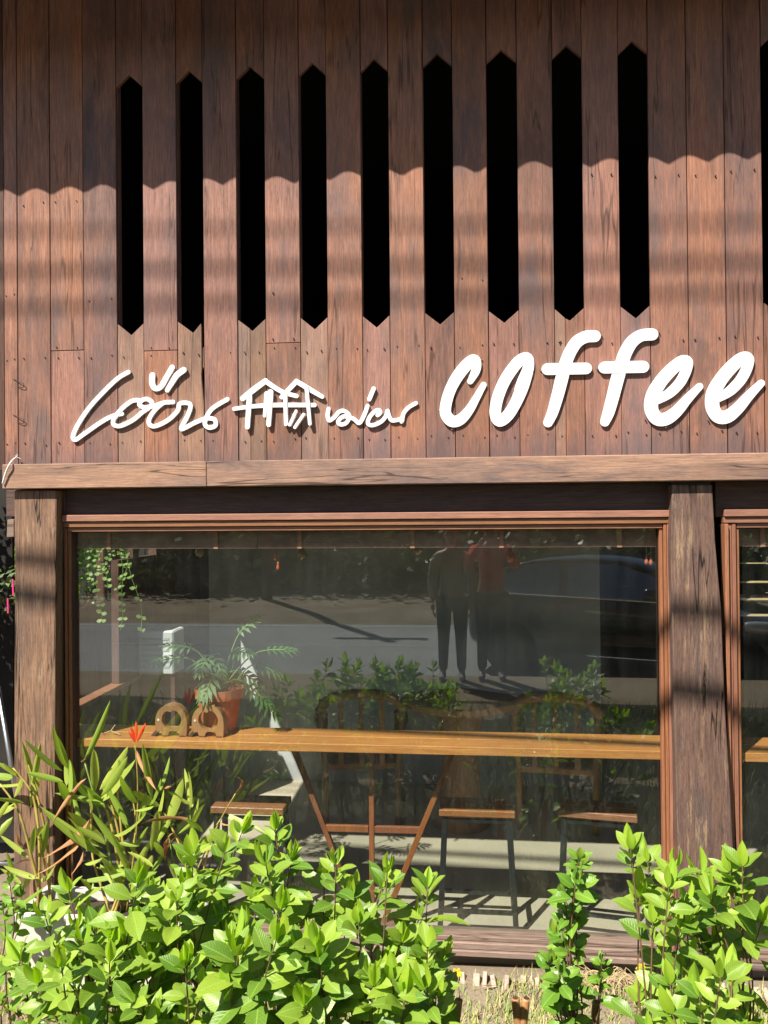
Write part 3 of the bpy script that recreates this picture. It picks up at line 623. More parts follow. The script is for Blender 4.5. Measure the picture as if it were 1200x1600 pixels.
def stool(loc, rz, label, H=0.63):
    r = empty('bar_stool', loc, label, 'stool', 'black iron stools with wooden seats at the window table', rz)
    w_, d_ = 0.39, 0.20
    MB().box((-w_/2, -d_/2, H-0.035), (w_/2, -0.002, H)).obj('seat_board', SEATM, r, bevel=0.004)
    MB().box((-w_/2, 0.002, H-0.037), (w_/2, d_/2, H-0.001)).obj('seat_board', SEATM, r, bevel=0.004)
    t = 0.028; T = [(-1, -1), (1, -1), (1, 1), (-1, 1)]; top = [(a*(w_/2-0.03), b*(d_/2-0.03), H-0.038) for a, b in T]; bot = [(a*(w_/2+0.0), b*(d_/2+0.02), 0.0) for a, b in T]
    for a, b in zip(top, bot): MB().bar(a, b, t, t).obj('leg', BLACKM, r, bevel=0.003)
    for i in range(4):
        a, b = Vector(top[i]), Vector(top[(i+1) % 4]); a0, b0 = Vector(bot[i]), Vector(bot[(i+1) % 4])
        for f, nm in ((0.04, 'seat_rail'), (0.80 if i % 2 == 0 else 0.66, 'foot_rail')):
            p = a.lerp(a0, f); q = b.lerp(b0, f); dd = (q-p).normalized()*0.015
            MB().bar(p+dd, q-dd, 0.024, 0.016, up=(0, 0, 1)).obj(nm, BLACKM, r)
    return r
def floor_at(px, py):
    d = fwd + RT*((px-CX)/F) - UP*((py-CY)/F); t = -CAM.z/d.z; p = CAM+d*t; return p
def stool_px(pl, pr_, label, rz=0):
    a, b = floor_at(*pl), floor_at(*pr_); c = (a+b)/2; stool((c.x, c.y+0.03, 0), rz, label)
stool_px((688, 1447), (806, 1450), 'black iron stool with dark wooden seat standing just right of the V shaped table braces')
stool_px((875, 1452), (1000, 1458), 'slightly turned black iron stool with wooden seat, nearest the scraped post', radians(-9))
stool_px((330, 1440), (455, 1442), 'black iron stool left of the V shaped braces, half hidden by canes')
stool((2.0, 0.36, 0), radians(6), 'black iron stool with wooden seat seen in the right hand window')

# elephants (napkin holders)
def elephant(px, py, label):
    p = W(px, py, 0.17); r = empty('elephant_carving', (p.x, 0.17, TZ), label, 'wooden elephant', 'pair of wooden elephants on the window table')
    S = 0.00315
    import itertools
    out = [(-26, 12), (-25, 32), (-17, 46), (-2, 53), (12, 51), (22, 42), (27, 28), (27, 8), (25, -1), (16, -1), (14, 6), (8, 9), (-2, 8), (-5, 1), (-13, 1), (-16, 8), (-21, 7), (-28, 0), (-32, 3)]
    hole = [(-15+0, 24), (-14, 34), (-8, 41), (0, 40), (4, 43), (12, 40), (18, 30), (16, 20), (8, 14), (1, 12), (-8, 15)]
    O = [(x*S, z*S) for x, z in cat_rom(out+[out[0]], 3)[:-1]]; Hh = [(x*S, z*S) for x, z in cat_rom(hole+[hole[0]], 3)[:-1]]
    bm = bmesh.new()
    def loop(pts, y): return [bm.verts.new((x, y, z)) for x, z in pts]
    for y in (-0.022, 0.022):
        a = loop(O, y); b = loop(Hh, y)
        ed = [bm.edges.new((a[i], a[(i+1) % len(a)])) for i in range(len(a))]+[bm.edges.new((b[i], b[(i+1) % len(b)])) for i in range(len(b))]
        bmesh.ops.triangle_fill(bm, edges=ed, use_beauty=True)
        if y < 0: A, B = a, b
        else:
            for P, Q in ((A, a), (B, b)):
                for i in range(len(P)): bm.faces.new((P[i], P[(i+1) % len(P)], Q[(i+1) % len(P)], Q[i]))
    bmesh.ops.recalc_face_normals(bm, faces=bm.faces)
    me = bpy.data.meshes.new('body'); bm.to_mesh(me); bm.free(); link('body', me, ELEM, r)
    e = MB(); e.prism([(-0.064+0.006*cos(a*pi/5), 0.085+0.006*sin(a*pi/5)) for a in range(10)], -0.0245, -0.0215); e.obj('eye', WHITE, r)
    for fx in (-9, 20): MB().box(((fx-5)*S, -0.0235, -0.0035), ((fx+5)*S, 0.0235, 0.006)).obj('foot', DARKZ, r)
    MB().prism([(-0.105, 0.004), (-0.085, 0.0), (-0.066, 0.022), (-0.078, 0.030)], -0.0235, 0.0235).obj('trunk_tip', DARKZ, r)
elephant(269, 1160, 'left one of two flat wooden elephants with a cut out middle on the table')
elephant(326, 1160, 'right one of two flat wooden elephants, in front of the terracotta pot')

# ------------------------------------------------------------------ furniture further inside
def armchair(loc, rz, label):
    r = empty('wooden_armchair', loc, label, 'armchair', 'wooden armchairs round the log table', rz)
    for s in (-1, 1):
        MB().tube(cat_rom([(s*0.25, 0.25, 0), (s*0.255, 0.23, 0.42), (s*0.27, 0.26, 0.62), (s*0.27, 0.30, 0.88)]), 0.022, 8).obj('leg', CHAIRM, r, smooth=True)
        MB().tube([(s*0.27, -0.25, 0), (s*0.27, -0.25, 0.62)], 0.022, 8).obj('leg', CHAIRM, r, smooth=True)
        MB().tube(cat_rom([(s*0.27, 0.27, 0.66), (s*0.31, 0.05, 0.68), (s*0.31, -0.18, 0.66), (s*0.27, -0.28, 0.64)]), 0.028, 8).obj('arm', CHAIRM, r, smooth=True)
    MB().box((-0.26, -0.26, 0.38), (0.26, 0.24, 0.43)).obj('seat', CHAIRM, r, bevel=0.01)
    MB().tube(cat_rom([(-0.29, 0.29, 0.80), (-0.2, 0.33, 0.90), (0, 0.35, 0.93), (0.2, 0.33, 0.90), (0.29, 0.29, 0.80)]), 0.034, 8).obj('top_rail', CHAIRM, r, smooth=True)
    MB().tube(cat_rom([(-0.26, 0.28, 0.60), (0, 0.33, 0.62), (0.26, 0.28, 0.60)]), 0.024, 8).obj('back_rail', CHAIRM, r, smooth=True)
    for x in (-0.14, 0, 0.14): MB().bar((x, 0.31, 0.43), (x, 0.34, 0.9), 0.035, 0.014).obj('slat', CHAIRM, r)
def at(px, py, y): p = W(px, py, y); return (p.x, p.y, 0)
armchair(at(565, 1200, 1.95), radians(188), 'curved wooden armchair in the shade left of the log table')
armchair(at(872, 1200, 1.95), radians(172), 'curved wooden armchair in the shade right of the log table')
p = at(720, 1200, 1.8); lt = empty('log_table', p, 'low live edge table on a tree stump base between the armchairs', 'table')
hz = W(720, 1092, 1.8).z
m = MB(); top = [(0.42*cos(a)*(1+0.12*sin(3*a+1)), 0.30*sin(a)*(1+0.1*cos(4*a))) for a in [2*pi*i/26 for i in range(26)]]
m.v += [(x, y, hz-0.05) for x, y in top]+[(x*1.04, y*1.04, hz) for x, y in top]; k = 26
m.f += [tuple(range(k))[::-1], tuple(range(k, 2*k))]+[(i, (i+1) % k, k+(i+1) % k, k+i) for i in range(k)]
m.obj('tabletop', CHAIRM, lt, bevel=0.004)
MB().lathe((0, 0, 0), [(0.20, 0), (0.17, 0.05), (0.13, 0.3), (0.12, hz*0.6), (0.16, hz-0.12), (0.2, hz-0.051)], 14).obj('stump_base', CHAIRM, lt, smooth=True)
# shelf rack seen in right window
rk = empty('wire_rack', (1.9, 0.15, 0), 'rack with thin pale shelf edges behind the right hand window', 'rack')
for py in (880, 910, 937, 962):
    z = ZP(py, 0.13, 1180); par(MB().box((HX0+.01, 0.125, z-0.002), (3.2, 0.19, z+0.002)).obj('shelf', STRAW), rk)
for x in (HX0+.006, 3.21):
    for y in (0.13, 0.185): par(MB().box((x-0.004, y-0.004, 0), (x+0.004, y+0.004, 2.0)).obj('upright', BLACKM), rk)
# table clutter: dried twig
tw = MB(); q = W(172, 1158, 0.15)
tw.tube([(q.x-0.05, 0.15, TZ+0.004), (q.x, 0.16, TZ+0.02), (q.x+0.06, 0.14, TZ+0.008)], 0.003, 5).tube([(q.x, 0.16, TZ+0.02), (q.x+0.02, 0.17, TZ+0.05)], 0.0025, 5).tube([(q.x-0.03, 0.15, TZ+0.008), (q.x-0.04, 0.13, TZ+0.02)], 0.0025, 5)
tag(tw.obj('dry_twig', STRAW), 'small pale dried twig lying on the left end of the table', 'twig')

# ------------------------------------------------------------------ leaves
def leaf_mesh(name, m, wr=0.42, rows=6, fold=0.25, bend=0.25, peak=0.5, wav=0.0, seed=0, sharp=1.0):
    """unit leaf along +Y, normal +Z, 24 quads or fewer"""
    rr = random.Random(seed); v = []; f = []; uv = []
    for i in range(rows+1):
        t = i/rows; tt = t**(math.log(0.5)/math.log(peak)); wd = 0.5*wr*max(sin(pi*tt), 0)**(0.8*sharp)
        z0 = -bend*t*t; 
        for sx in (-1, -0.5, 0, 0.5, 1) if rows >= 6 and wr > 0.2 else (-1, 0, 1):
            x = sx*wd; z = z0+fold*abs(x)*(1 if abs(sx) < 0.9 else 0.85)+(wav*sin(t*9+sx*2+seed)*abs(sx)*wd)
            v.append((x, t, z)); uv.append((0.5+0.5*sx*max(wd/(0.5*wr), 0.05), t))
    c = 5 if rows >= 6 and wr > 0.2 else 3
    for i in range(rows):
        for j in range(c-1): f.append((i*c+j, i*c+j+1, (i+1)*c+j+1, (i+1)*c+j))
    me = bpy.data.meshes.new(name); me.from_pydata(v, [], f); ul = me.uv_layers.new(name='UVMap')
    for lp in me.loops: ul.data[lp.index].uv = uv[lp.vertex_index]
    me.materials.append(m); me.shade_smooth(); return me
def place_leaf(me, p, d, n, s, parent, name='leaf', roll=0.0, sx=1.0):
    d = d.normalized(); x = d.cross(n)
    if x.length < 1e-4: x = Vector((1, 0, 0))
    x.normalize(); z = x.cross(d); 
    if roll: R = Matrix.Rotation(roll, 3, d); x = R @ x; z = R @ z
    M = Matrix(((x.x*sx, d.x, z.x, 0), (x.y*sx, d.y, z.y, 0), (x.z*sx, d.z, z.z, 0), (0, 0, 0, 1)))
    o = bpy.data.objects.new(name, me); C.objects.link(o)
    L_ = Matrix.Translation(p-(parent.location if parent else Vector())) @ M @ Matrix.Scale(s, 4)
    if parent: o.parent = parent
    o.matrix_local = L_; return o
LM = [leaf_mesh('shrub_leaf_%d' % i, LEAFY, wr=[.48, .52, .56, .45][i % 4], fold=[.2, .35, .5, .3][i % 4], bend=[.15, .28, .05, .38][i % 4], peak=[.5, .55, .52, .48][i % 4], wav=0.10, seed=i) for i in range(4)]
LY = [leaf_mesh('young_leaf_%d' % i, LEAFN, wr=[.30, .36, .40][i], fold=.7, bend=[-.05, .1, .2][i], seed=i+10) for i in range(3)]
LD = [leaf_mesh('round_leaf_%d' % i, LEAFD, wr=[.50, .56, .6][i], fold=[.3, .5, .15][i], bend=[.2, .4, .3][i], wav=0.2, seed=i+20) for i in range(3)]
def shoot(parent, base, tip, stem_mb, size=0.09, leaves=9, old=LM, young=LY, spacing=0.040, r0=0.004):
    """one leafy shoot: curved stem, opposite or whorled leaves opening wider down the stem, young pair at the tip"""
    base = Vector(base); tip = Vector(tip); mid = (base+tip)/2+Vector((rnd.uniform(-.05, .05), rnd.uniform(-.05, .05), 0.02)); ln = (tip-base).length
    pts = [Vector(p) for p in cat_rom([tuple(base), tuple(mid), tuple(tip)], 4)]
    stem_mb.tube([p-parent.location for p in pts], [r0*(1-0.6*i/len(pts)) for i in range(len(pts))], 5, cap=False)
    tdir = (tip-mid).normalized(); az = rnd.uniform(0, 6.28); n = 0
    def frame(ang, az, t=tdir):
        a = t.orthogonal().normalized(); b = t.cross(a); side = a*cos(az)+b*sin(az); return (t*cos(ang)+side*sin(ang))
    for k in range(2+rnd.randint(0, 1)):
        d = frame(radians(rnd.uniform(8, 28)), az+k*pi+rnd.uniform(-.4, .4)); place_leaf(rnd.choice(young), tip-tdir*0.004, d, tdir*-1+d*0.2, size*rnd.uniform(.55, .9), parent); n += 1
    s = 0.015; level = 0
    while n < leaves and s < ln*0.92:
        u = 1-s/ln; i = max(0, min(int(u*(len(pts)-1)), len(pts)-2)); fr_ = u*(len(pts)-1)-i; p = pts[i].lerp(pts[i+1], fr_); t = (pts[i+1]-pts[i]).normalized()
        az += 1.57+rnd.uniform(-.3, .3); ang = radians(min(38+level*9, 82)+rnd.uniform(-8, 10)); sz = size*min(0.70+level*0.12, 1.1)*rnd.uniform(.62, 1.15)
        for k in range(2 if rnd.random() < 0.75 else 3):
            d = frame(ang, az+k*(pi if k < 2 else 1.6)+rnd.uniform(-.25, .25), t); d.z -= 0.06*level*0.3
            place_leaf(rnd.choice(old), p+d*0.006, d, t*0.7+Vector((-0.15, -0.55, 0.45)), sz, parent, roll=rnd.uniform(-.35, .35)); n += 1
        s += spacing*rnd.uniform(.7, 1.25); level += 1
    return n
def shrub(label, root, tips, group=None, size=0.104, per=11, old=LM, young=LY, name='leafy_shrub', cat='shrub', forks=3, spacing=0.040):
    r = empty(name, root, label, cat, group)
    R = Vector(root); sm = MB(); hubs = []
    for k in range(forks):
        sel = tips[k::forks]
        if not sel: continue
        c = sum((Vector(t) for t in sel), Vector())/len(sel); hub = R.lerp(c, 0.42)+Vector((rnd.uniform(-.04, .04), rnd.uniform(-.04, .04), 0)); hubs.append((hub, sel))
        sm.tube([p-R for p in (R, R.lerp(hub, .5)+Vector((rnd.uniform(-.02, .02),)*3), hub)], [0.011, 0.009, 0.007], 6, cap=False)
    tot = 0
    for hub, sel in hubs:
        for t in sel:
            tot += shoot(r, hub+Vector((rnd.uniform(-.02, .02), rnd.uniform(-.02, .02), rnd.uniform(-.08, .05))), t, sm, size*rnd.uniform(.85, 1.12), per+rnd.randint(-2, 3), old, young, spacing)
    link('stem', sm.mesh('stem'), STEMB, r, smooth=True)
    return tot
def hedge_tips(xr, top, dep, n, fill=0.0):
    """tips scattered through a px x-range; `top` gives the outline height (px y) at each px x"""
    out = []
    for _ in range(n):
        px = rnd.uniform(*xr); y = rnd.uniform(*dep); tp = top(px)
        py = tp+(1780-tp)*(rnd.random()**1.0)*0.97; out.append(tuple(W(px, py, y)))
    return out
def interp(tab):
    def f(x):
        if x <= tab[0][0]: return tab[0][1]
        for (a, ya), (b, yb) in zip(tab, tab[1:]):
            if a <= x <= b: return ya+(yb-ya)*(x-a)/(b-a)
        return tab[-1][1]
    return f
hug = 'leafy green shrubs in front of the cafe'
topL = interp([(-60, 1540), (60, 1510), (95, 1430), (170, 1440), (250, 1410), (300, 1380), (350, 1365), (430, 1370), (470, 1410), (520, 1455), (560, 1465), (600, 1465), (680, 1465), (700, 1510), (760, 1620)])
def spec(lst, dep): return [tuple(W(a, b, rnd.uniform(*dep))) for a, b in lst]
D0 = (-1.62, -1.2)
tips1 = spec([(130, 1470), (150, 1490), (175, 1480), (120, 1450), (107, 1392), (70, 1430), (135, 1430), (215, 1378), (232, 1400), (170, 1452), (100, 1500), (60, 1535), (30, 1500)], D0)+hedge_tips((60, 240), topL, D0, 14)
tips2 = spec([(215, 1445), (240, 1455), (275, 1475), (190, 1470), (320, 1460), (300, 1430), (345, 1440), (288, 1350), (300, 1335), (262, 1440), (330, 1400), (352, 1330), (378, 1300), (245, 1470)], D0)+hedge_tips((220, 400), topL, D0, 14)
tips3 = spec([(430, 1296), (455, 1340), (415, 1350), (432, 1375), (400, 1400), (470, 1420)], D0)+hedge_tips((380, 510), topL, D0, 14)
tips4 = spec([(525, 1350), (507, 1370), (550, 1400), (605, 1360), (597, 1385), (580, 1450), (560, 1440), (520, 1440)], D0)+hedge_tips((490, 610), topL, D0, 14)
tips5 = spec([(668, 1385), (655, 1432), (630, 1448), (668, 1480), (690, 1500), (640, 1500)], D0)+hedge_tips((600, 690), topL, D0, 14)
tot = 0
def root(px, y=-1.42): return (W(px, 1500, y).x, y, ground_z(y))
tot += shrub('bright green leafy shrub at the lower left, in front of the white planter', root(150), tips1, hug, per=12)
tot += shrub('bright green leafy shrub in front of the red flower and canes', root(310), tips2, hug, per=12)
tot += shrub('tallest green shrub of the left clump, its tip under the pale cut stalk', root(440), tips3, hug, per=12)
tot += shrub('leafy green shrub whose thin shoots rise in front of the foot of the V braces', root(560), tips4, hug, per=11)
tot += shrub('leafy green shrub at the right end of the left clump, beside the bamboo stakes', root(650), tips5, hug, per=10)
D2 = (-1.85, -1.55)
def front(x0, x1, n, t0=1455): return hedge_tips((x0, x1), interp([(x0, t0), (x1, t0)]), D2, n)
tot += shrub('low leafy shrub in the lowest row, just right of the yellowish corner weed', root(130, -1.65), front(70, 205, 20, 1490), hug, per=11)
tot += shrub('low leafy shrub in the lowest row, below the canes with the red flower', root(265, -1.65), front(200, 335, 21), hug, per=11)
tot += shrub('low leafy shrub in the lowest row, below the tallest shrub', root(400, -1.65), front(330, 465, 21, 1440), hug, per=11)
tot += shrub('low leafy shrub in the lowest row, below the left arm of the V braces', root(530, -1.65), front(460, 590, 20, 1470), hug, per=11)
tot += shrub('low leafy shrub in the lowest row, next to the bamboo stakes', root(635, -1.65), front(585, 690, 14, 1500), hug, per=11)
D1 = (-1.55, -1.1)
topR = interp([(980, 1580), (1000, 1470), (1060, 1430), (1100, 1440), (1160, 1420), (1260, 1420)])
tips6 = spec([(985, 1325), (1012, 1345), (1055, 1355), (1045, 1385), (1000, 1400), (1020, 1440), (1070, 1410), (1060, 1450), (1040, 1480)], D1)+hedge_tips((990, 1090), topR, D1, 11)
tips7 = spec([(1096, 1365), (1140, 1360), (1160, 1352), (1110, 1400), (1130, 1430), (1165, 1420), (1190, 1440), (1110, 1470)], D1)+hedge_tips((1080, 1290), topR, D1, 15)
tips8 = spec([(1250, 1340), (1290, 1380), (1330, 1360)], D1)+hedge_tips((1240, 1400), topR, D1, 10)
tot += shrub('leafy green shrub with one long shoot, in front of the foot of the scraped post', root(1040), tips6, hug, per=11)
tot += shrub('broad leafy green shrub in the lower right corner', root(1150), tips7, hug, per=12)
tot += shrub('low leafy shrub at the very bottom right, in front of the broad one', root(1120, -1.65), front(1010, 1200, 22, 1500), hug, per=11)
topM = interp([(840, 1420), (940, 1440)])
tips9 = spec([(905, 1340), (912, 1350), (900, 1375), (880, 1400), (905, 1400), (885, 1430), (900, 1440), (870, 1460), (890, 1480), (940, 1500), (860, 1500)], (-1.15, -0.95))+hedge_tips((840, 960), interp([(840, 1470), (960, 1480)]), (-1.2, -0.9), 6)
tot += shrub('slender glossy darker leaved shrub alone in the gap between the two clumps', (W(895, 1500, -1.0).x, -1.0, 0.0), tips9, hug, size=0.075, per=11, old=LD, young=[LD[0], LM[1]], spacing=0.03, forks=2)
topW = interp([(-40, 1480), (100, 1500)])
tips10 = spec([(15, 1380), (30, 1400), (5, 1420), (38, 1425)], (-0.6, -0.4))
tot += shrub('small dark green weed at the foot of the left post', (W(10, 1500, -0.5).x, -0.5, 0.0), tips10, size=0.07, per=10, old=LD, young=LD, forks=1)
tips11 = spec([(10, 1500), (40, 1515), (70, 1530), (20, 1545), (60, 1560), (95, 1545), (30, 1580), (80, 1590), (0, 1560)], (-1.0, -0.7))
tot += shrub('low yellowish weed with small leaves in the lower left corner', (W(40, 1560, -0.85).x, -0.85, 0.0), tips11, size=0.055, per=14, old=[LM[1], LD[1]], young=LY, forks=3, spacing=0.025)
print('shrub leaves', tot)

# ------------------------------------------------------------------ canes in the planter
HL = [leaf_mesh('cane_leaf_%d' % i, LEAFH, wr=[.13, .16, .11][i], rows=8, fold=[1.0, .6, 1.5][i], bend=[.05, .2, .0][i], peak=.42, seed=i+30, sharp=.8) for i in range(3)]
HX = [leaf_mesh('dry_leaf_%d' % i, LEAFX, wr=.11, rows=8, fold=1.6, bend=[.3, .7][i], peak=.4, wav=.8, seed=i+40) for i in range(2)]
plr = empty('planter_box', (W(170, 1440, -0.25).x, -0.2, 0), 'long low white concrete planter at the foot of the left post', 'planter')
xa, xb = W(22, 1440, -0.36).x, W(312, 1440, -0.30).x
for nm, a, b in (('side_panel', (xa, -0.37, 0), (xb, -0.335, 0.34)), ('side_panel', (xa, -0.10, 0), (xb, -0.065, 0.34)), ('end_panel', (xa, -0.334, 0), (xa+0.035, -0.101, 0.338)), ('end_panel', (xb-0.035, -0.334, 0), (xb, -0.101, 0.338))):
    par(MB().box(a, b).obj(nm, CONC, bevel=0.006), plr)
par(MB().box((xa+0.036, -0.333, 0.0), (xb-0.036, -0.102, 0.29)).obj('soil', plain('dark_soil', (0.05, 0.035, 0.025), 0.95)), plr)
def cane_clump(label, root_, stems, leaves, dry=(), flower=None):
    r = empty('cane_plant', root_, label, 'cane plant', 'heliconia like canes in the white planter'); R = Vector(root_)
    for pts, rad in stems:
        q = [Vector(p) for p in cat_rom([tuple(R+Vector((rnd.uniform(-.05, .05), rnd.uniform(-.04, .04), 0)))]+[tuple(W(a, b, y)) for a, b, y in pts], 4)]
        link('cane', MB().tube([p-R for p in q], [rad*(1-0.55*i/len(q)) for i in range(len(q))], 6).mesh('cane'), rnd.choice([STEMY, STEMG, STEMY]), r, smooth=True)
    for (a, b, c, d, *k) in list(leaves)+[(l[0]+rnd.uniform(-14, 14), l[1]+rnd.uniform(-5, 40), l[2]+rnd.uniform(-28, 28), l[3]+rnd.uniform(5, 60)) for l in leaves if rnd.random() < .6]:
        y0 = -0.22+rnd.uniform(-.12, .08); y1 = y0+rnd.uniform(-.14, .06); p, q = W(a, b, y0), W(c, d, y1); dd = q-p
        nrm = Vector((rnd.uniform(-.5, .5), rnd.uniform(.3, 1), rnd.uniform(-1.0, -0.1)))
        place_leaf(HL[k[0] if k else rnd.randrange(3)], p, dd, nrm, dd.length, r, roll=rnd.uniform(-.3, .3), sx=rnd.uniform(0.68, 0.98)*min(1.5, 0.26/dd.length+0.2))
    for (a, b, c, d) in dry:
        y0 = -0.3; p, q = W(a, b, y0), W(c, d, y0-0.05); dd = q-p
        place_leaf(rnd.choice(HX), p, dd, Vector((rnd.uniform(-1, 1), 1, 0)), dd.length, r, name='dry_leaf', sx=0.9, roll=rnd.uniform(-1, 1))
    if flower:
        for (a, b, c, d) in flower:
            p, q = W(a, b, -0.3), W(c, d, -0.31); dd = q-p; place_leaf(LR, p, dd, Vector((0, 1, -.3)), dd.length, r, name='bract', sx=0.9)
LR = leaf_mesh('bract', REDF, wr=.2, rows=5, fold=.9, bend=-.1, seed=3)
cane_clump('leaning cane plant at the left end of the white planter, with yellow stalks', tuple(Vector((W(70, 1440, -0.22).x, -0.22, 0.28))),
    [([(62, 1330, -.25), (52, 1245, -.25), (20, 1200, -.25)], .008), ([(75, 1330, -.2), (60, 1250, -.2), (40, 1180, -.2)], .008), ([(52, 1350, -.25), (30, 1270, -.28), (0, 1225, -.28)], .008), ([(78, 1400, -.2), (60, 1300, -.2), (52, 1240, -.2)], .007)],
    [(30, 1210, 2, 1192), (32, 1215, -10, 1188), (20, 1215, -15, 1212), (38, 1255, -12, 1248), (50, 1225, 63, 1160), (55, 1245, 35, 1155), (40, 1222, -20, 1235), (55, 1310, 72, 1280), (50, 1335, 54, 1290), (45, 1340, 0, 1305), (62, 1375, 100, 1355), (60, 1372, 5, 1358), (60, 1345, 76, 1280), (15, 1250, -12, 1290), (35, 1390, 48, 1365), (25, 1380, 10, 1330)],
    [(40, 1325, 10, 1296), (48, 1345, 20, 1340)])
cane_clump('tall cane plant with the red flower in the middle of the white planter', tuple(Vector((W(185, 1430, -0.22).x, -0.22, 0.28))),
    [([(170, 1330, -.2), (155, 1270, -.22), (132, 1190, -.22)], .008), ([(182, 1330, -.2), (168, 1270, -.2), (150, 1240, -.2)], .009), ([(213, 1300, -.25), (215, 1220, -.28), (211, 1165, -.3)], .0045), ([(190, 1340, -.2), (175, 1260, -.2), (160, 1230, -.2)], .008), ([(205, 1340, -.2), (212, 1280, -.2), (205, 1240, -.2)], .007), ([(145, 1340, -.2), (142, 1260, -.2), (128, 1240, -.2)], .007), ([(195, 1360, -.2), (190, 1300, -.2), (183, 1230, -.2)], .009)],
    [(131, 1188, 172, 1094, 2), (98, 1205, 38, 1155, 2), (105, 1200, 83, 1130, 2), (104, 1228, 106, 1180, 1), (110, 1260, 90, 1210), (118, 1240, 108, 1185), (148, 1238, 147, 1166, 0), (155, 1235, 210, 1162, 1), (157, 1245, 203, 1180, 0), (165, 1262, 112, 1218, 1), (215, 1255, 176, 1210, 1), (250, 1260, 200, 1235, 1), (216, 1285, 234, 1234, 1), (200, 1290, 165, 1225, 2), (205, 1300, 167, 1255), (178, 1305, 240, 1285, 1), (165, 1320, 105, 1262, 1), (160, 1325, 60, 1258, 2), (238, 1300, 256, 1232), (236, 1330, 252, 1250, 1), (222, 1340, 200, 1320), (235, 1365, 262, 1322), (212, 1360, 236, 1308, 1), (240, 1355, 200, 1330), (160, 1350, 210, 1370), (130, 1375, 200, 1362), (145, 1395, 125, 1370), (132, 1350, 165, 1345, 1), (150, 1355, 198, 1350), (207, 1385, 172, 1300, 2), (150, 1260, 125, 1225), (128, 1300, 112, 1235), (135, 1330, 120, 1270), (238, 1250, 222, 1158, 0), (247, 1240, 265, 1182, 2), (178, 1225, 195, 1180)],
    [(135, 1216, 82, 1270), (140, 1280, 86, 1350), (125, 1300, 105, 1375), (130, 1330, 118, 1370), (135, 1185, 120, 1195), (213, 1172, 240, 1240), (250, 1235, 277, 1225)],
    [(212, 1160, 203, 1135), (212, 1158, 211, 1127), (213, 1158, 226, 1130), (212, 1162, 200, 1143), (214, 1160, 222, 1138)])
cane_clump('cane plant at the right end of the planter, its stalk ending in a dry leaf', tuple(Vector((W(285, 1425, -0.2).x, -0.2, 0.28))),
    [([(300, 1380, -.25), (340, 1290, -.28), (368, 1240, -.3)], .005), ([(290, 1350, -.2), (262, 1280, -.2), (255, 1270, -.2)], .007), ([(300, 1340, -.2), (298, 1290, -.2), (297, 1260, -.2)], .007), ([(272, 1350, -.2), (258, 1290, -.2), (228, 1270, -.2)], .005), ([(308, 1400, -.2), (330, 1310, -.25), (345, 1280, -.25)], .007)],
    [(262, 1285, 290, 1215, 1), (296, 1262, 288, 1200, 2), (300, 1262, 304, 1245, 1), (296, 1265, 298, 1205), (298, 1300, 320, 1256), (300, 1330, 345, 1298, 1), (318, 1300, 290, 1280), (260, 1340, 235, 1310), (290, 1320, 270, 1300), (280, 1380, 262, 1340)],
    [(368, 1240, 398, 1202), (300, 1285, 228, 1262), (262, 1330, 250, 1290), (258, 1345, 262, 1300), (345, 1285, 365, 1295)])
m = MB().tube([W(430, 1312, -1.1), W(400, 1293, -1.1), W(358, 1276, -1.1)], [0.006, 0.007, 0.011], 8); tag(m.obj('cut_stalk', plain('pale_stalk', (0.45, 0.55, 0.20), 0.4), smooth=True), 'pale green cut stalk slanting above the tallest shrub', 'stalk')

# ------------------------------------------------------------------ ground details
gm = MB(); grass_col = []
for k in range(24000):
    y = -0.10-1.1*rnd.random()**0.9; x = rnd.uniform(-2.7, 3.0)
    cl = noise.noise(Vector((x*2.2, y*2.2, 3)))
    if cl < -0.15 and rnd.random() < 0.6: continue
    h = rnd.uniform(0.02, 0.075)*(1+cl); a = rnd.uniform(0, 6.28); lean = rnd.uniform(.2, 1.2)*h; wdt = rnd.uniform(.0016, .0032); g = ground_z(y)-0.003
    dx, dy = cos(a), sin(a); px_, py_ = -dy*wdt, dx*wdt; n = len(gm.v)
    gm.v += [(x-px_, y-py_, g), (x+px_, y+py_, g), (x+dx*lean*.4+px_*.7, y+dy*lean*.4+py_*.7, g+h*.6), (x+dx*lean*.4-px_*.7, y+dy*lean*.4-py_*.7, g+h*.6), (x+dx*lean, y+dy*lean, g+h)]
    gm.f += [(n, n+1, n+2, n+3), (n+3, n+2, n+4)]
def grassmat():
    m, nt, b, N, L = mat('short_mixed_grass'); tc = N('ShaderNodeTexCoord'); n = nz(N, L, tc.outputs['Object'], 40, 2); n2 = nz(N, L, tc.outputs['Object'], 3, 2)
    c = mix(N, L, ramp(N, L, n, [(0.42, 0.0), (0.58, 1.0)]), (0.20, 0.33, 0.05), (0.52, 0.43, 0.20)); L(c, b.inputs['Base Color']); b.inputs['Roughness'].default_value = 0.7; return m
for k in range(13000):
    y = rnd.uniform(-3.3, -0.95); x = rnd.uniform(-4.5, 4.5); h = rnd.uniform(.04, .14); a = rnd.uniform(0, 6.28); lean = rnd.uniform(.2, 1)*h; wdt = rnd.uniform(.002, .004); g = ground_z(y)
    dx, dy = cos(a), sin(a); px_, py_ = -dy*wdt, dx*wdt; n = len(gm.v)
    gm.v += [(x-px_, y-py_, g), (x+px_, y+py_, g), (x+dx*lean*.4+px_*.7, y+dy*lean*.4+py_*.7, g+h*.6), (x+dx*lean*.4-px_*.7, y+dy*lean*.4-py_*.7, g+h*.6), (x+dx*lean, y+dy*lean, g+h)]
    gm.f += [(n, n+1, n+2, n+3), (n+3, n+2, n+4)]
me = bpy.data.meshes.new('grass'); me.from_pydata(gm.v, [], gm.f); tag(link('grass', me, grassmat()), 'short half dry grass in front of the sill', 'grass', kind='stuff')
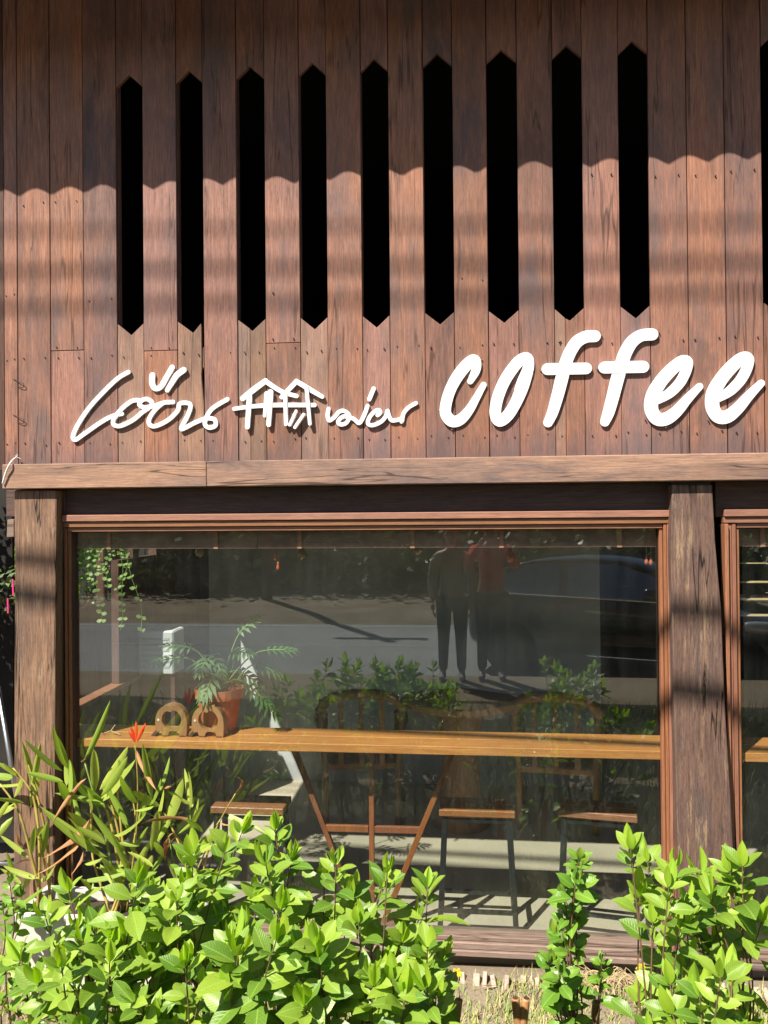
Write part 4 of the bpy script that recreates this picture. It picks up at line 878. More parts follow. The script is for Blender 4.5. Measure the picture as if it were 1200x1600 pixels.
eg = empty('tile_edging', (0, -0.1, 0), 'row of small pinkish tile shards set on edge below the window sill', 'edging')
shard = [MB().box((-0.016, -0.045, 0), (0.016, 0.045, 0.05)).mesh('tile_shard', bevel=0.003) for _ in range(1)]
shard[0].materials.append(STONE)
x = -1.2
while x < 2.6:
    o = bpy.data.objects.new('tile_shard', shard[0]); C.objects.link(o); o.parent = eg; o.location = (x, rnd.uniform(-.01, .01), -0.03+rnd.uniform(-.01, .008)); o.rotation_euler = (rnd.uniform(.5, 1.0), rnd.uniform(-.35, .35), rnd.uniform(-.25, .25)); o.scale = (rnd.uniform(.6, 1.1), rnd.uniform(.8, 1.15), rnd.uniform(.8, 1.2)); x += rnd.uniform(.036, .055)
dl = MB()
for k in range(130):
    x = rnd.uniform(-2.4, 2.6); y = -0.12-rnd.random()*1.0; l = rnd.uniform(.018, .045); a = rnd.uniform(0, 6.28); g = ground_z(y)+rnd.uniform(.006, .03); d = Vector((cos(a), sin(a), rnd.uniform(-.3, .3)))*l; b = Vector((-sin(a), cos(a), rnd.uniform(-.5, .5)))*l*.28; p = Vector((x, y, g)); n = len(dl.v)
    dl.v += [tuple(p-d), tuple(p+b+Vector((0, 0, .004))), tuple(p+d), tuple(p-b+Vector((0, 0, .004)))]; dl.f += [(n, n+1, n+2, n+3)]
me = bpy.data.meshes.new('dead_leaves'); me.from_pydata(dl.v, [], dl.f); tag(link('dead_leaves', me, plain('dead_leaf', (.30, .17, .08), .8, var=.5, scale=18)), 'scattered dry brown leaves on the soil below the sill', 'leaves', kind='stuff')
sm = MB()
for k in range(60):
    a = rnd.uniform(0, 6.28); cx = W(925, 1475, -0.14).x+rnd.uniform(-.16, .16); cy = -0.14+rnd.uniform(-.05, .04); l = rnd.uniform(.05, .13)
    sm.tube(cat_rom([(cx-l*cos(a)*.8, cy-l*.3, .03), (cx, cy, rnd.uniform(.06, .11)), (cx+l, cy+rnd.uniform(-.03, .03), .03)], 4), 0.0015, 4)
tag(sm.obj('dry_straw', STRAW), 'tangle of dry straw below the sill left of the scraped post', 'straw', kind='stuff')
for n_, (px, py, dx, lab) in enumerate(((668, 1550, -.045, 'leftmost bamboo stake of the three beside the left clump'), (700, 1538, -.01, 'middle upright bamboo stake of the three beside the left clump'), (717, 1562, .04, 'bamboo stake leaning right in the three beside the left clump'),
        (805, 1560, -.03, 'bamboo stake left of the slender glossy shrub, leaning left'), (822, 1560, .035, 'bamboo stake left of the slender glossy shrub, leaning right'), (932, 1565, .02, 'bamboo stake right of the slender glossy shrub'))):
    p = W(px, py, -0.95); r = empty('bamboo_stake', (p.x+dx*-1.5, -0.95, 0), lab, 'stake', 'bamboo stakes in the grass')
    t = Vector((dx*1.5, 0, p.z)); k = Vector((0, 0, 0)); pts = [k.lerp(t, f) for f in (-.1, .3, .32, .62, .64, .98, 1)]
    MB().tube(pts, [.016, .0155, .0175, .0155, .0172, .015, .0145], 9).obj('cane', BAMBOO, r, smooth=True)
    MB().tube([t+Vector((0, 0, .0005)), t+Vector((0, 0, .002))], .009, 9).obj('dark_end_disc', DARKZ, r)  # dark disc on the cut end, standing in for shade inside the hollow
for px, py, y, m_, cat, lab in ((714, 1520, -.9, YELF, 'flower', 'small yellow flower above the bamboo stakes'), (1002, 1512, -.9, YELF, 'flower', 'small yellow flower left of the right hand shrubs'), (322, 1390, -1.15, WHF, 'flower', 'small white flower among the leaves of the left clump')):
    p = W(px, py, y); r = empty('flower', p, lab, cat)
    pm = leaf_mesh('petal', m_, wr=.6, rows=4, fold=.3, bend=-.2)
    for k in range(6 if m_ == YELF else 5): a = k*1.1; place_leaf(pm, p, Vector((cos(a), -.35, sin(a))), Vector((0, 1, 0)), .022 if m_ == YELF else .032, r, name='petal')
    MB().tube([(0, 0, 0), (0.01, .03, -.12), (0, .04, ground_z(y)-p.z)], .002, 5).obj('stem', STEMG, r)
# wire and rope on the left corner
rp = MB().tube(cat_rom([tuple(W(4, 756, -.11)), tuple(W(9, 738, -.115)), tuple(W(17, 722, -.11)), tuple(W(26, 714, -.02))]), 0.0042, 7)
for k in range(7): rp.tube([W(26, 714, -.02), W(26+rnd.uniform(-3, 9), 714+rnd.uniform(-6, 9), -.03)], .0012, 4)
tag(rp.obj('white_rope', WHITE, smooth=True), 'short frayed white rope tied at the left end of the ledge', 'rope')
for py in (600, 656):
    m = MB().tube(cat_rom([tuple(W(20, py-8, -.006)), tuple(W(30, py-4, -.012)), tuple(W(37, py, -.014)), tuple(W(35, py+6, -.008)), tuple(W(27, py+3, -.006))]), .0016, 5)
    tag(m.obj('rusty_wire', NAILM), ('upper' if py == 600 else 'lower')+' twist of rusty wire on the leftmost plank', 'wire')

# ------------------------------------------------------------------ indoor plants
pt = empty('potted_fern', (0, 0, 0), 'terracotta pot with a spreading cut leaved plant behind the elephants', 'potted plant')
pc = W(343, 1100, 0.30); pt.location = (pc.x, 0.30, 0)
zb_, zt_ = TZ+.001, W(342, 1074, .30).z
MB().lathe((0, 0, zb_), [(0.001, 0), (0.085, 0), (0.115, zt_-zb_-.05), (0.127, zt_-zb_-.048), (0.130, zt_-zb_), (0.118, zt_-zb_), (0.113, zt_-zb_-.05)], 24).obj('pot', TERRA, pt, smooth=False)
MB().lathe((0, 0, 0), [(0.001, zt_-.04), (0.114, zt_-.04)], 20).obj('soil', DARKRM, pt)
def frond(parent, p0, tip, n=7, ln=0.09):
    R = parent.location; pts = [Vector(q) for q in cat_rom([tuple(p0), tuple((Vector(p0)+Vector(tip))/2+Vector((0, 0, .09))), tuple(tip)], 5)]
    link('stalk', MB().tube([q-R for q in pts], .004, 5).mesh('stalk'), STEMG, parent, smooth=True)
    t = (pts[-1]-pts[-3]).normalized(); up = Vector((0, -.5, 1)).normalized(); sd = t.cross(up).normalized()
    mb = MB(); v = []; 
    me_v = []; me_f = []; uvs = []
    c0 = Vector(tip)-t*0.10
    for i in range(n):
        u = i/(n-1); base = c0+t*(0.13*u)
        for s in (-1, 1):
            d = (sd*s*(1-u*.55)+t*(.25+u*.9)).normalized(); l = ln*(0.6+.5*sin(pi*(u*.8+.15))); wv = d.cross(sd.cross(t)).normalized()*l*.15; k = len(me_v)
            for a in (base-wv*.4, base+wv*.4, base+d*l*.55+wv, base+d*l*.55-wv, base+d*l-Vector((0, 0, .25*l))): me_v.append(tuple(a-R))
            me_f += [(k, k+1, k+2, k+3), (k+3, k+2, k+4)]; uvs += [(0, 0), (1, 0), (1, .5), (0, .5), (.5, 1)]
    me = bpy.data.meshes.new('frond'); me.from_pydata(me_v, [], me_f); ul = me.uv_layers.new(name='UVMap')
    for lp in me.loops: ul.data[lp.index].uv = uvs[lp.vertex_index]
    link('frond', me, LEAFF, parent)
top_ = Vector((pc.x, .30, zt_-.03))
for px, py, y in ((268, 1008, .22), (250, 1032, .2), (315, 1045, .2), (322, 1080, .16), (396, 968, .4), (448, 1015, .35), (430, 1050, .3), (412, 1092, .2), (425, 1112, .24), (300, 1040, .4), (385, 1020, .25), (400, 1065, .35), (345, 1050, .25)):
    frond(pt, top_+Vector((rnd.uniform(-.05, .05), rnd.uniform(-.05, .05), 0)), W(px, py, y), n=6, ln=rnd.uniform(.05, .075))
vn = empty('hanging_vine', W(165, 838, .17), 'trailing vine with small round pale leaves at the top left of the window', 'plant')
vl = leaf_mesh('vine_leaf', LEAFV, wr=.75, rows=5, fold=.2, bend=.2)
MB().lathe((0, 0, 0), [(.03, -.0), (.04, .04), (.043, .04)], 14).obj('pot', TERRA, vn)
MB().tube([(0, 0, .05), (0, 0, 2.32-vn.location.z)], .003, 5).obj('hanger', CORDM, vn)
for (path, every) in (([(150, 850), (135, 870), (140, 900), (150, 915), (157, 945), (160, 972)], .028), ([(160, 850), (150, 880), (165, 895), (168, 920)], .02), ([(190, 850), (200, 880), (188, 910), (178, 930)], .05), ([(185, 850), (192, 890), (190, 930), (192, 960), (188, 985)], .03), ([(195, 855), (205, 900), (220, 945), (221, 985)], .06), ([(140, 850), (128, 860), (132, 890), (138, 905)], .02), ([(170, 850), (175, 865), (160, 885), (155, 900)], .02), ([(205, 850), (190, 862), (200, 875)], .025)):
    yy = rnd.uniform(.085, .10); q = [Vector(z) for z in cat_rom([tuple(W(path[0][0], 842, .15))]+[tuple(W(a, b, yy)) for a, b in path], 5)]
    link('strand', MB().tube([z-vn.location for z in q], .0016, 4).mesh('strand'), STEMG, vn)
    acc = 0
    for a, b in zip(q, q[1:]):
        acc += (b-a).length
        if acc > every:
            acc = 0
            for s in (-1, 1):
                d = Vector((s*rnd.uniform(.5, 1), rnd.uniform(-.5, .2), rnd.uniform(-.5, .4))); place_leaf(vl, b, d, Vector((0, .8, -.5)), rnd.uniform(.018, .032), vn)

# ------------------------------------------------------------------ beyond the left side: yard seen through the side opening and past the corner
bxl, bxr, bzt = W(215, 1000, 1.55).x, W(271, 1000, 1.55).x, W(243, 986, 1.55).z
ybx = empty('white_metal_box', ((bxl+bxr)/2, 1.65, 1.05), 'white louvred metal box standing at the side sill behind the vine', 'box')
hw = (bxr-bxl)/2
MB().box((-hw, -.10, .001), (hw, .12, bzt-1.05)).obj('body', plain('off_white_enamel', (.60, .66, .63), .5), ybx, bevel=.01)
for i in range(6): MB().box((-hw*.75, -.1035, .05+i*.038), (hw*.75, -.1005, .066+i*.038)).obj('louvre', GREYW, ybx)
MB().box((-hw, -.08, -1.05), (-hw+.03, .1, 0)).obj('leg', DARKZ, ybx); MB().box((hw-.03, -.08, -1.05), (hw, .1, 0)).obj('leg', DARKZ, ybx)
for i, (x, y, h, wd, m_) in enumerate(((-3.4, 4.6, 1.62, .13, POSTL), (-3.35, 4.9, 1.5, .10, POSTL), (-3.5, 3.6, 2.2, .08, DARKZ))):
    o = MB().box((-wd/2, -wd/2, 0), (wd/2, wd/2, h)).obj('yard_post', m_, bevel=.008, loc=(x, y, 0)); tag(o, ['nearer sunlit wooden post in the side yard, seen through the glass', 'shorter sunlit wooden post in the side yard', 'dark thin post in the side yard'][i], 'post')
pn = empty('dark_board_panel', (-2.75, 1.85, 0), 'dark upright board panel outside the lower left of the side opening', 'panel')
for k in range(4): MB().box((-.012, k*.16-.28, 0), (.012, k*.16-.124, 1.50)).obj('board', DARKZ, pn)
fnc = empty('side_yard_fence', (0, 0, 0), 'dark board fence closing off the yard left of the cafe', 'fence')
for k in range(44): MB().box((-10.05+k*.16, rnd.uniform(1.2, 1.22), 0), (-10.05+k*.16+.152, 1.24, 2.9+rnd.uniform(-.05, .05))).obj('board', DARKRM, fnc)
fn2 = empty('back_yard_fence', (-6, 6.5, 0), 'dark board fence at the far end of the side yard', 'fence')
for k in range(70): MB().box((-8+k*.16, rnd.uniform(-.01, .01), 0), (-8+k*.16+.152, .03, 2.6+rnd.uniform(-.04, .04))).obj('board', DARKRM, fn2)
# leaf mass seen past the corner
def leafcloud(name, c, r, n, m_, label, cat, s=(.05, .09), kind=None, parent=None, trunk=None):
    me_v = []; me_f = []
    cs = [(Vector((rnd.gauss(0, .45)*r[0], rnd.gauss(0, .45)*r[1], rnd.gauss(0, .42)*r[2])), rnd.uniform(.25, .5)) for _ in range(14)]
    for k in range(n):
        cc, cr = rnd.choice(cs); d = Vector((rnd.gauss(0, 1), rnd.gauss(0, 1), rnd.gauss(0, 1))).normalized()*cr*rnd.uniform(.5, 1)
        p = cc+Vector((d.x*r[0], d.y*r[1], d.z*r[2]*.8)); a = Vector((rnd.uniform(-1, 1), rnd.uniform(-1, 1), rnd.uniform(-1, .3))).normalized(); b = a.orthogonal().normalized(); l = rnd.uniform(*s); i = len(me_v)
        for q in (p, p+a*l*.5+b*l*.25, p+a*l, p+a*l*.5-b*l*.25): me_v.append(tuple(q))
        me_f.append((i, i+1, i+2, i+3))
    me = bpy.data.meshes.new(name); me.from_pydata(me_v, [], me_f); ul = me.uv_layers.new(name='UVMap')
    for lp in me.loops: ul.data[lp.index].uv = ((.5, 0), (1, .5), (.5, 1), (0, .5))[lp.vertex_index % 4]
    return me
def tree(loc, h, r, n, label, m_=LEAFB, cat='tree', group=None, s=(.1, .2)):
    t = empty('leafy_tree', loc, label, cat, group)
    link('crown', leafcloud('crown', None, r, n, m_, '', '', s), m_, t, loc=(0, 0, h))
    tm = MB(); tm.tube(cat_rom([(0, 0, -.1), (.08, .03, h*.4), (-.05, 0, h*.8)], 4), [.12-.008*i for i in range(9)], 7)
    for k in range(4): a = k*1.6+.3; tm.tube([(0, 0, h*.5+.1*k), (cos(a)*r[0]*.5, sin(a)*r[1]*.5, h*.9+.1*k)], [.05, .02], 5)
    tm.obj('trunk', STEMB, t, smooth=True)
tree((-3.25, .75, 0), 2.0, (.45, .6, .6), 1800, 'dark leafy bush past the left corner of the cafe', LEAFB, 'bush', s=(.04, .07))
tree((-4.2, 5.5, 0), 2.6, (1.2, 1.2, 1.0), 2500, 'leafy tree in the yard behind the posts', LEAFD, s=(.07, .12))
tree((-4.6, 5.2, 0), 1.7, (.9, .6, .8), 1800, 'leafy bush against the far fence of the side yard', LEAFD, 'bush', s=(.06, .10))
# bicycle-like silver frame glimpsed past the left post
bk = empty('silver_frame', (-2.72, .35, 0), 'silver tubular frame leaning beside the left post', 'frame')
for a, b in (((-.25, 0, .25), (.10, .02, 1.22)), ((.10, .02, 1.22), (.28, 0, .25)), ((-.12, .0, .8), (.1, .03, 1.2)), ((-.25, 0, .25), (.28, 0, .25))): MB().tube([a, b], .013, 8).obj('tube', STEELM, bk, smooth=True)
MB().tube([(.10, .02, 1.2), (.12, -.12, 1.27), (.05, -.16, 1.27)], .014, 8).obj('handle', BLACKM, bk, smooth=True)
PINK = plain('pink_ribbon', (.8, .03, .22), .6)
for k, (px, a, b, lab) in enumerate(((20, 905, 930, 'longer pink plastic ribbon hanging past the left post'), (12, 935, 958, 'shorter pink plastic ribbon hanging past the left post'))):
    p, q = W(px, a, .5), W(px+.5, b, .5); o = MB().bar(p, q, .008, .003).obj('pink_ribbon', PINK); tag(o, lab, 'ribbon')

# ------------------------------------------------------------------ across the road (mirrored in the glass)
for i in range(11):
    x = -19+i*3.6+rnd.uniform(-.8, .8); y = -17-rnd.uniform(0, 3)
    tree((x, y, .25), rnd.uniform(2.6, 3.6), (2.3, 1.6, 1.9), 1700, 'dark leafy tree in the row across the road', LEAFB, group='trees across the road', s=(.18, .34))
bv = []; bf = []; nn_ = 160
for j in range(8):
    for i in range(nn_):
        x = -40+i*0.5; z = 0.1+j*0.55; y = -15.2-0.25*j+0.7*noise.noise(Vector((x*.7, j*.8, 1)))
        bv.append((x, y, z+(0.8*noise.noise(Vector((x*.4, 0, 5))) if j == 7 else 0)))
for j in range(7):
    for i in range(nn_-1): bf.append((j*nn_+i, j*nn_+i+1, (j+1)*nn_+i+1, (j+1)*nn_+i))
me = bpy.data.meshes.new('thicket_mass'); me.from_pydata(bv, [], bf); me.shade_smooth(); tag(link('thicket_mass', me, plain('dark_foliage_mass', (.045, .060, .032), .95, var=.4, scale=8)), 'dense dark foliage closing the far side of the road', 'thicket', kind='stuff')
hm = leafcloud('thicket', None, (19, 1.0, 1.1), 16000, LEAFB, '', '', (.14, .3))
v_ = [(rnd.uniform(-24, 24), -14.6+rnd.gauss(0, .5), abs(rnd.gauss(0, .8))) for _ in range(9000)]
mv = []; mf = []
for p in v_:
    p = Vector(p)+Vector((0, 0, .25)); a = Vector((rnd.uniform(-1, 1), rnd.uniform(-1, 1), rnd.uniform(-.4, 1))).normalized(); b = a.orthogonal().normalized(); l = rnd.uniform(.15, .34); i = len(mv)
    mv += [tuple(q) for q in (p, p+a*l*.5+b*l*.25, p+a*l, p+a*l*.5-b*l*.25)]; mf.append((i, i+1, i+2, i+3))
me = bpy.data.meshes.new('thicket'); me.from_pydata(mv, [], mf); me.uv_layers.new(name='UVMap'); tag(link('thicket', me, LEAFB), 'dark tangled undergrowth on the far side of the road', 'thicket', kind='stuff')
bpy.data.meshes.remove(hm)
def pole(loc, h, label, cross=True):
    r = empty('utility_pole', loc, label, 'utility pole')
    MB().tube([(0, 0, -.2), (0, 0, h)], [.12, .09], 12).obj('shaft', DARKZ, r, smooth=True)
    if cross:
        MB().box((-.7, -.05, h-.45), (.7, .05, h-.35)).obj('crossarm', DARKZ, r)
        for x in (-.6, -.2, .2, .6): MB().lathe((x, 0, h-.35), [(.02, 0), (.045, .05), (.02, .08), (.04, .12), (.001, .15)], 8).obj('insulator', WHITE, r)
pole((-4.3, -13.1, .2), 6.9, 'dark wooden pole added across the road to cast the shadow over the asphalt')  # added as a shadow caster; the real source of that shadow is unknown
pole((-15, -3.9, .2), 10.4, 'tall dark wooden utility pole on the near roadside left of the cafe'); pole((17, -3.9, .2), 10.4, 'tall dark wooden utility pole on the near roadside right of the cafe')
# cables strung along the near roadside; their soft shadows cross the wall
cabs = [((100, 345), (1150, 330), .010), ((60, 408), (1150, 392), .014), ((60, 466), (1150, 440), .013), ((55, 886), (1090, 968), .030), ((55, 942), (1090, 1092), .034)]
for (a, b, rad) in cabs:
    p, q = W(*a, -0.03), W(*b, -0.03); t = 5.9/SUN.y*-1
    p, q = p+SUN*t*0.72, q+SUN*t*0.72
    d = (q-p); s0, s1 = (-15-p.x)/d.x, (17-p.x)/d.x; A, B = p+d*s0, p+d*s1
    tag(MB().tube([A, B], rad, 8).obj('overhead_cable', BLACKM, smooth=True), 'black overhead cable strung between the near roadside poles', 'cable', 'overhead cables along the near roadside')

# ------------------------------------------------------------------ black car (mirrored in the glass)
car = empty('parked_black_car', (1.68, -6.3, .19), 'shiny black saloon car parked on the road, seen as a reflection in the window', 'car', rz=0.35)
PAINT = plain('black_car_paint', (.012, .014, .022), .12, 0, .6, coat=1.0); CARG = plain('tinted_glass', (.13, .15, .155), .08, 0, .8, coat=1.0); CHROME = plain('chrome', (.8, .8, .8), .12, 1.0)
TYRE = plain('tyre_rubber', (.02, .02, .02), .85); LAMP = plain('lamp_glass', (.6, .65, .7), .08, .3, .8, coat=1.0)
def loft(mb, secs):
    """secs: list of rings with equal counts"""
    n = len(mb.v); k = len(secs[0])
    for s in secs: mb.v += s
    for i in range(len(secs)-1):
        for j in range(k): mb.f.append((n+i*k+j, n+i*k+(j+1) % k, n+(i+1)*k+(j+1) % k, n+(i+1)*k+j))
    mb.f.append(tuple(n+j for j in range(k))[::-1]); mb.f.append(tuple(n+(len(secs)-1)*k+j for j in range(k)))
body = MB(); S = []
for (x, zlo, zs, zt, hw) in ((-1.62, .38, .6, .82, .55), (-1.58, .28, .62, .94, .74), (-1.45, .22, .64, 1.0, .83), (-1.1, .2, .65, 1.0, .87), (-.4, .2, .65, .97, .885), (.4, .2, .64, .94, .885), (1.1, .2, .62, .90, .87), (1.6, .2, .6, .82, .84), (2.05, .25, .55, .70, .74), (2.2, .32, .5, .60, .52)):
    S.append([(x, -hw*.9, zlo), (x, -hw, (zlo+zs)/2), (x, -hw, zs), (x, -hw*.96, zt-.06), (x, -hw*.86, zt), (x, 0, zt+.02), (x, hw*.86, zt), (x, hw*.96, zt-.06), (x, hw, zs), (x, hw, (zlo+zs)/2), (x, hw*.9, zlo)])
loft(body, S); bo = body.obj('body', PAINT, car, smooth=True); sb = bo.modifiers.new('s', 'SUBSURF'); sb.levels = sb.render_levels = 2
CGL = bpy.data.materials.new('car_window_glass'); CGL.use_nodes = True
nt = CGL.node_tree; nt.nodes.remove(nt.nodes['Principled BSDF']); N = nt.nodes.new; L = nt.links.new
tb = N('ShaderNodeBsdfTransparent'); tb.inputs[0].default_value = (.72, .76, .76, 1); gb = N('ShaderNodeBsdfGlossy'); gb.inputs['Roughness'].default_value = 0.02
mx = N('ShaderNodeMixShader'); mx.inputs[0].default_value = .5; L(tb.outputs[0], mx.inputs[1]); L(gb.outputs[0], mx.inputs[2]); L(mx.outputs[0], nt.nodes['Material Output'].inputs[0])
gh = MB(); S = []
for (x, zt, w1) in ((-1.12, 1.24, .54), (-1.0, 1.31, .60), (-.75, 1.385, .62), (-.2, 1.425, .63), (.25, 1.405, .63), (.58, 1.32, .62), (.68, 1.27, .58)):
    S.append([(x, -w1-.03, zt-.07), (x, -w1, zt-.03), (x, -w1*.6, zt), (x, 0, zt+.012), (x, w1*.6, zt), (x, w1, zt-.03), (x, w1+.03, zt-.07), (x, w1-.03, zt-.06), (x, 0, zt-.02), (x, -w1+.03, zt-.06)])
loft(gh, S); go = gh.obj('roof', PAINT, car, smooth=True); sb = go.modifiers.new('s', 'SUBSURF'); sb.levels = sb.render_levels = 2
def quad_glass(nm, q, th=(0, 0, -.008)):
    m = MB(); n = len(q); m.v += [tuple(a) for a in q]+[(a[0]+th[0], a[1]+th[1], a[2]+th[2]) for a in q]
    m.f += [tuple(range(n)), tuple(range(n, 2*n))[::-1]]+[(i, (i+1) % n, n+(i+1) % n, n+i) for i in range(n)]; m.obj(nm, CGL, car)
quad_glass('windscreen', [(1.28, -.70, .92), (1.28, .70, .92), (.66, .58, 1.27), (.66, -.58, 1.27)])
quad_glass('rear_window', [(-1.45, .62, 1.0), (-1.45, -.62, 1.0), (-1.10, -.54, 1.24), (-1.10, .54, 1.24)])
for sx in (-.35, .45):
    for sy in (-.38, .38):
        st_ = MB().box((sx-.12, sy-.24, .5), (sx-.02, sy+.24, 1.08)); st_.box((sx-.10, sy-.12, 1.10), (sx-.04, sy+.12, 1.24)); st_.obj('seat_back', BLACKM, car, bevel=.03)
for s in (-1, 1):
    for a, b, r_ in (((1.30, s*.73, .90), (.66, s*.62, 1.24), .030), ((-.38, s*.80, .93), (-.38, s*.66, 1.35), .035), ((-1.46, s*.66, .98), (-1.08, s*.58, 1.22), .055), ((-.95, s*.78, .96), (-1.02, s*.63, 1.25), .012)):
        MB().bar(a, b, r_*2, r_*1.2, up=(0, 1, 0)).obj('pillar', PAINT, car, bevel=.006)
    MB().tube(cat_rom([(-1.1, s*.60, 1.20), (-.9, s*.645, 1.30), (-.2, s*.635, 1.355), (.25, s*.635, 1.335), (.66, s*.61, 1.22)]), .02, 6).obj('door_frame', PAINT, car, smooth=True)
    for poly in ([(-1.30, .985), (-.42, .965), (-.42, 1.33), (-.82, 1.30), (-1.02, 1.22)], [(-.34, .962), (1.12, .925), (.62, 1.20), (.22, 1.32), (-.34, 1.335)]):
        n = len(poly)
        def yy(z, o): return s*(.800-(z-.95)*.43+o)
        m = MB(); m.v += [(x, yy(z, .002), z) for x, z in poly]+[(x, yy(z, -.006), z) for x, z in poly]
        m.f += [tuple(range(n)), tuple(range(n, 2*n))[::-1]]+[(i, (i+1) % n, n+(i+1) % n, n+i) for i in range(n)]
        m.obj('side_window', CGL, car)
    MB().tube([(-1.35, s*.825, .975), (-.1, s*.84, .95), (1.15, s*.815, .915)], .017, 8).obj('chrome_strip', CHROME, car)
    pass
    mr_ = MB().lathe((0, 0, 0), [(.001, -.07), (.07, -.06), (.11, 0), (.08, .06), (.001, .075)], 12).obj('wing_mirror', PAINT, car, smooth=True, loc=(.62, s*.98, 1.02)); mr_.scale = (.9, 1, 1)
    MB().bar((-.1, s*.885, .8), (.1, s*.885, .79), .02, .03).obj('door_handle', CHROME, car)
    m = MB(); m.tube(cat_rom([(1.55, s*.80, .70), (1.85, s*.72, .68), (2.06, s*.55, .62)]), [.05, .06, .065, .07, .07, .07, .07, .06, .05, .04, .03], 8); m.obj('headlight', LAMP, car, smooth=True)
    MB().box((-1.62, s*.5-.15, .72), (-1.53, s*.5+.15, .86)).obj('tail_light', REDF, car)
    for x in (-1.0, 1.45):
        wv = MB()
        for (r_, y_) in ((.20, .0), (.31, .01), (.325, .05), (.325, .16), (.31, .20), (.2, .2)):
            for j in range(20): wv.v.append((x+r_*cos(2*pi*j/20), s*(.70+y_), .325+r_*sin(2*pi*j/20)))
        for i in range(5):
            for j in range(20): wv.f.append((i*20+j, i*20+(j+1) % 20, (i+1)*20+(j+1) % 20, (i+1)*20+j))
        wo = wv.obj('wheel', TYRE, car, smooth=True)
        rm = MB(); rm.tube([(x, s*.89, .325), (x, s*.885, .325)], .2, 18)
        rm.obj('rim', BLACKM, wo)

# ------------------------------------------------------------------ two people beside the camera (mirrored in the glass)
SKIN = plain('skin', (.42, .24, .16), .55); HAIR = plain('black_hair', (.012, .01, .009), .4); DENIM = plain('dark_trousers', (.02, .022, .03), .9, var=.2, scale=30); GREYSH = plain('grey_blouse', (.42, .42, .40), .85, var=.15, scale=12); REDSH = plain('red_patterned_shirt', (.75, .05, .04), .8, var=.3, scale=35); SHOE = plain('shoe', (.25, .24, .23), .7)
def skin(name, verts, edges, m, parent, root=0, lv=2):
    me = bpy.data.meshes.new(name); me.from_pydata([v[:3] for v in verts], edges, []); o = link(name, me, m, parent)
    sk = o.modifiers.new('Skin', 'SKIN'); sk.use_smooth_shade = True
    for i, v in enumerate(verts):
        d = me.skin_vertices[0].data[i]; d.radius = (v[3], v[4] if len(v) > 4 else v[3]); d.use_root = (i == root)
    s_ = o.modifiers.new('Sub', 'SUBSURF'); s_.levels = s_.render_levels = lv; return o
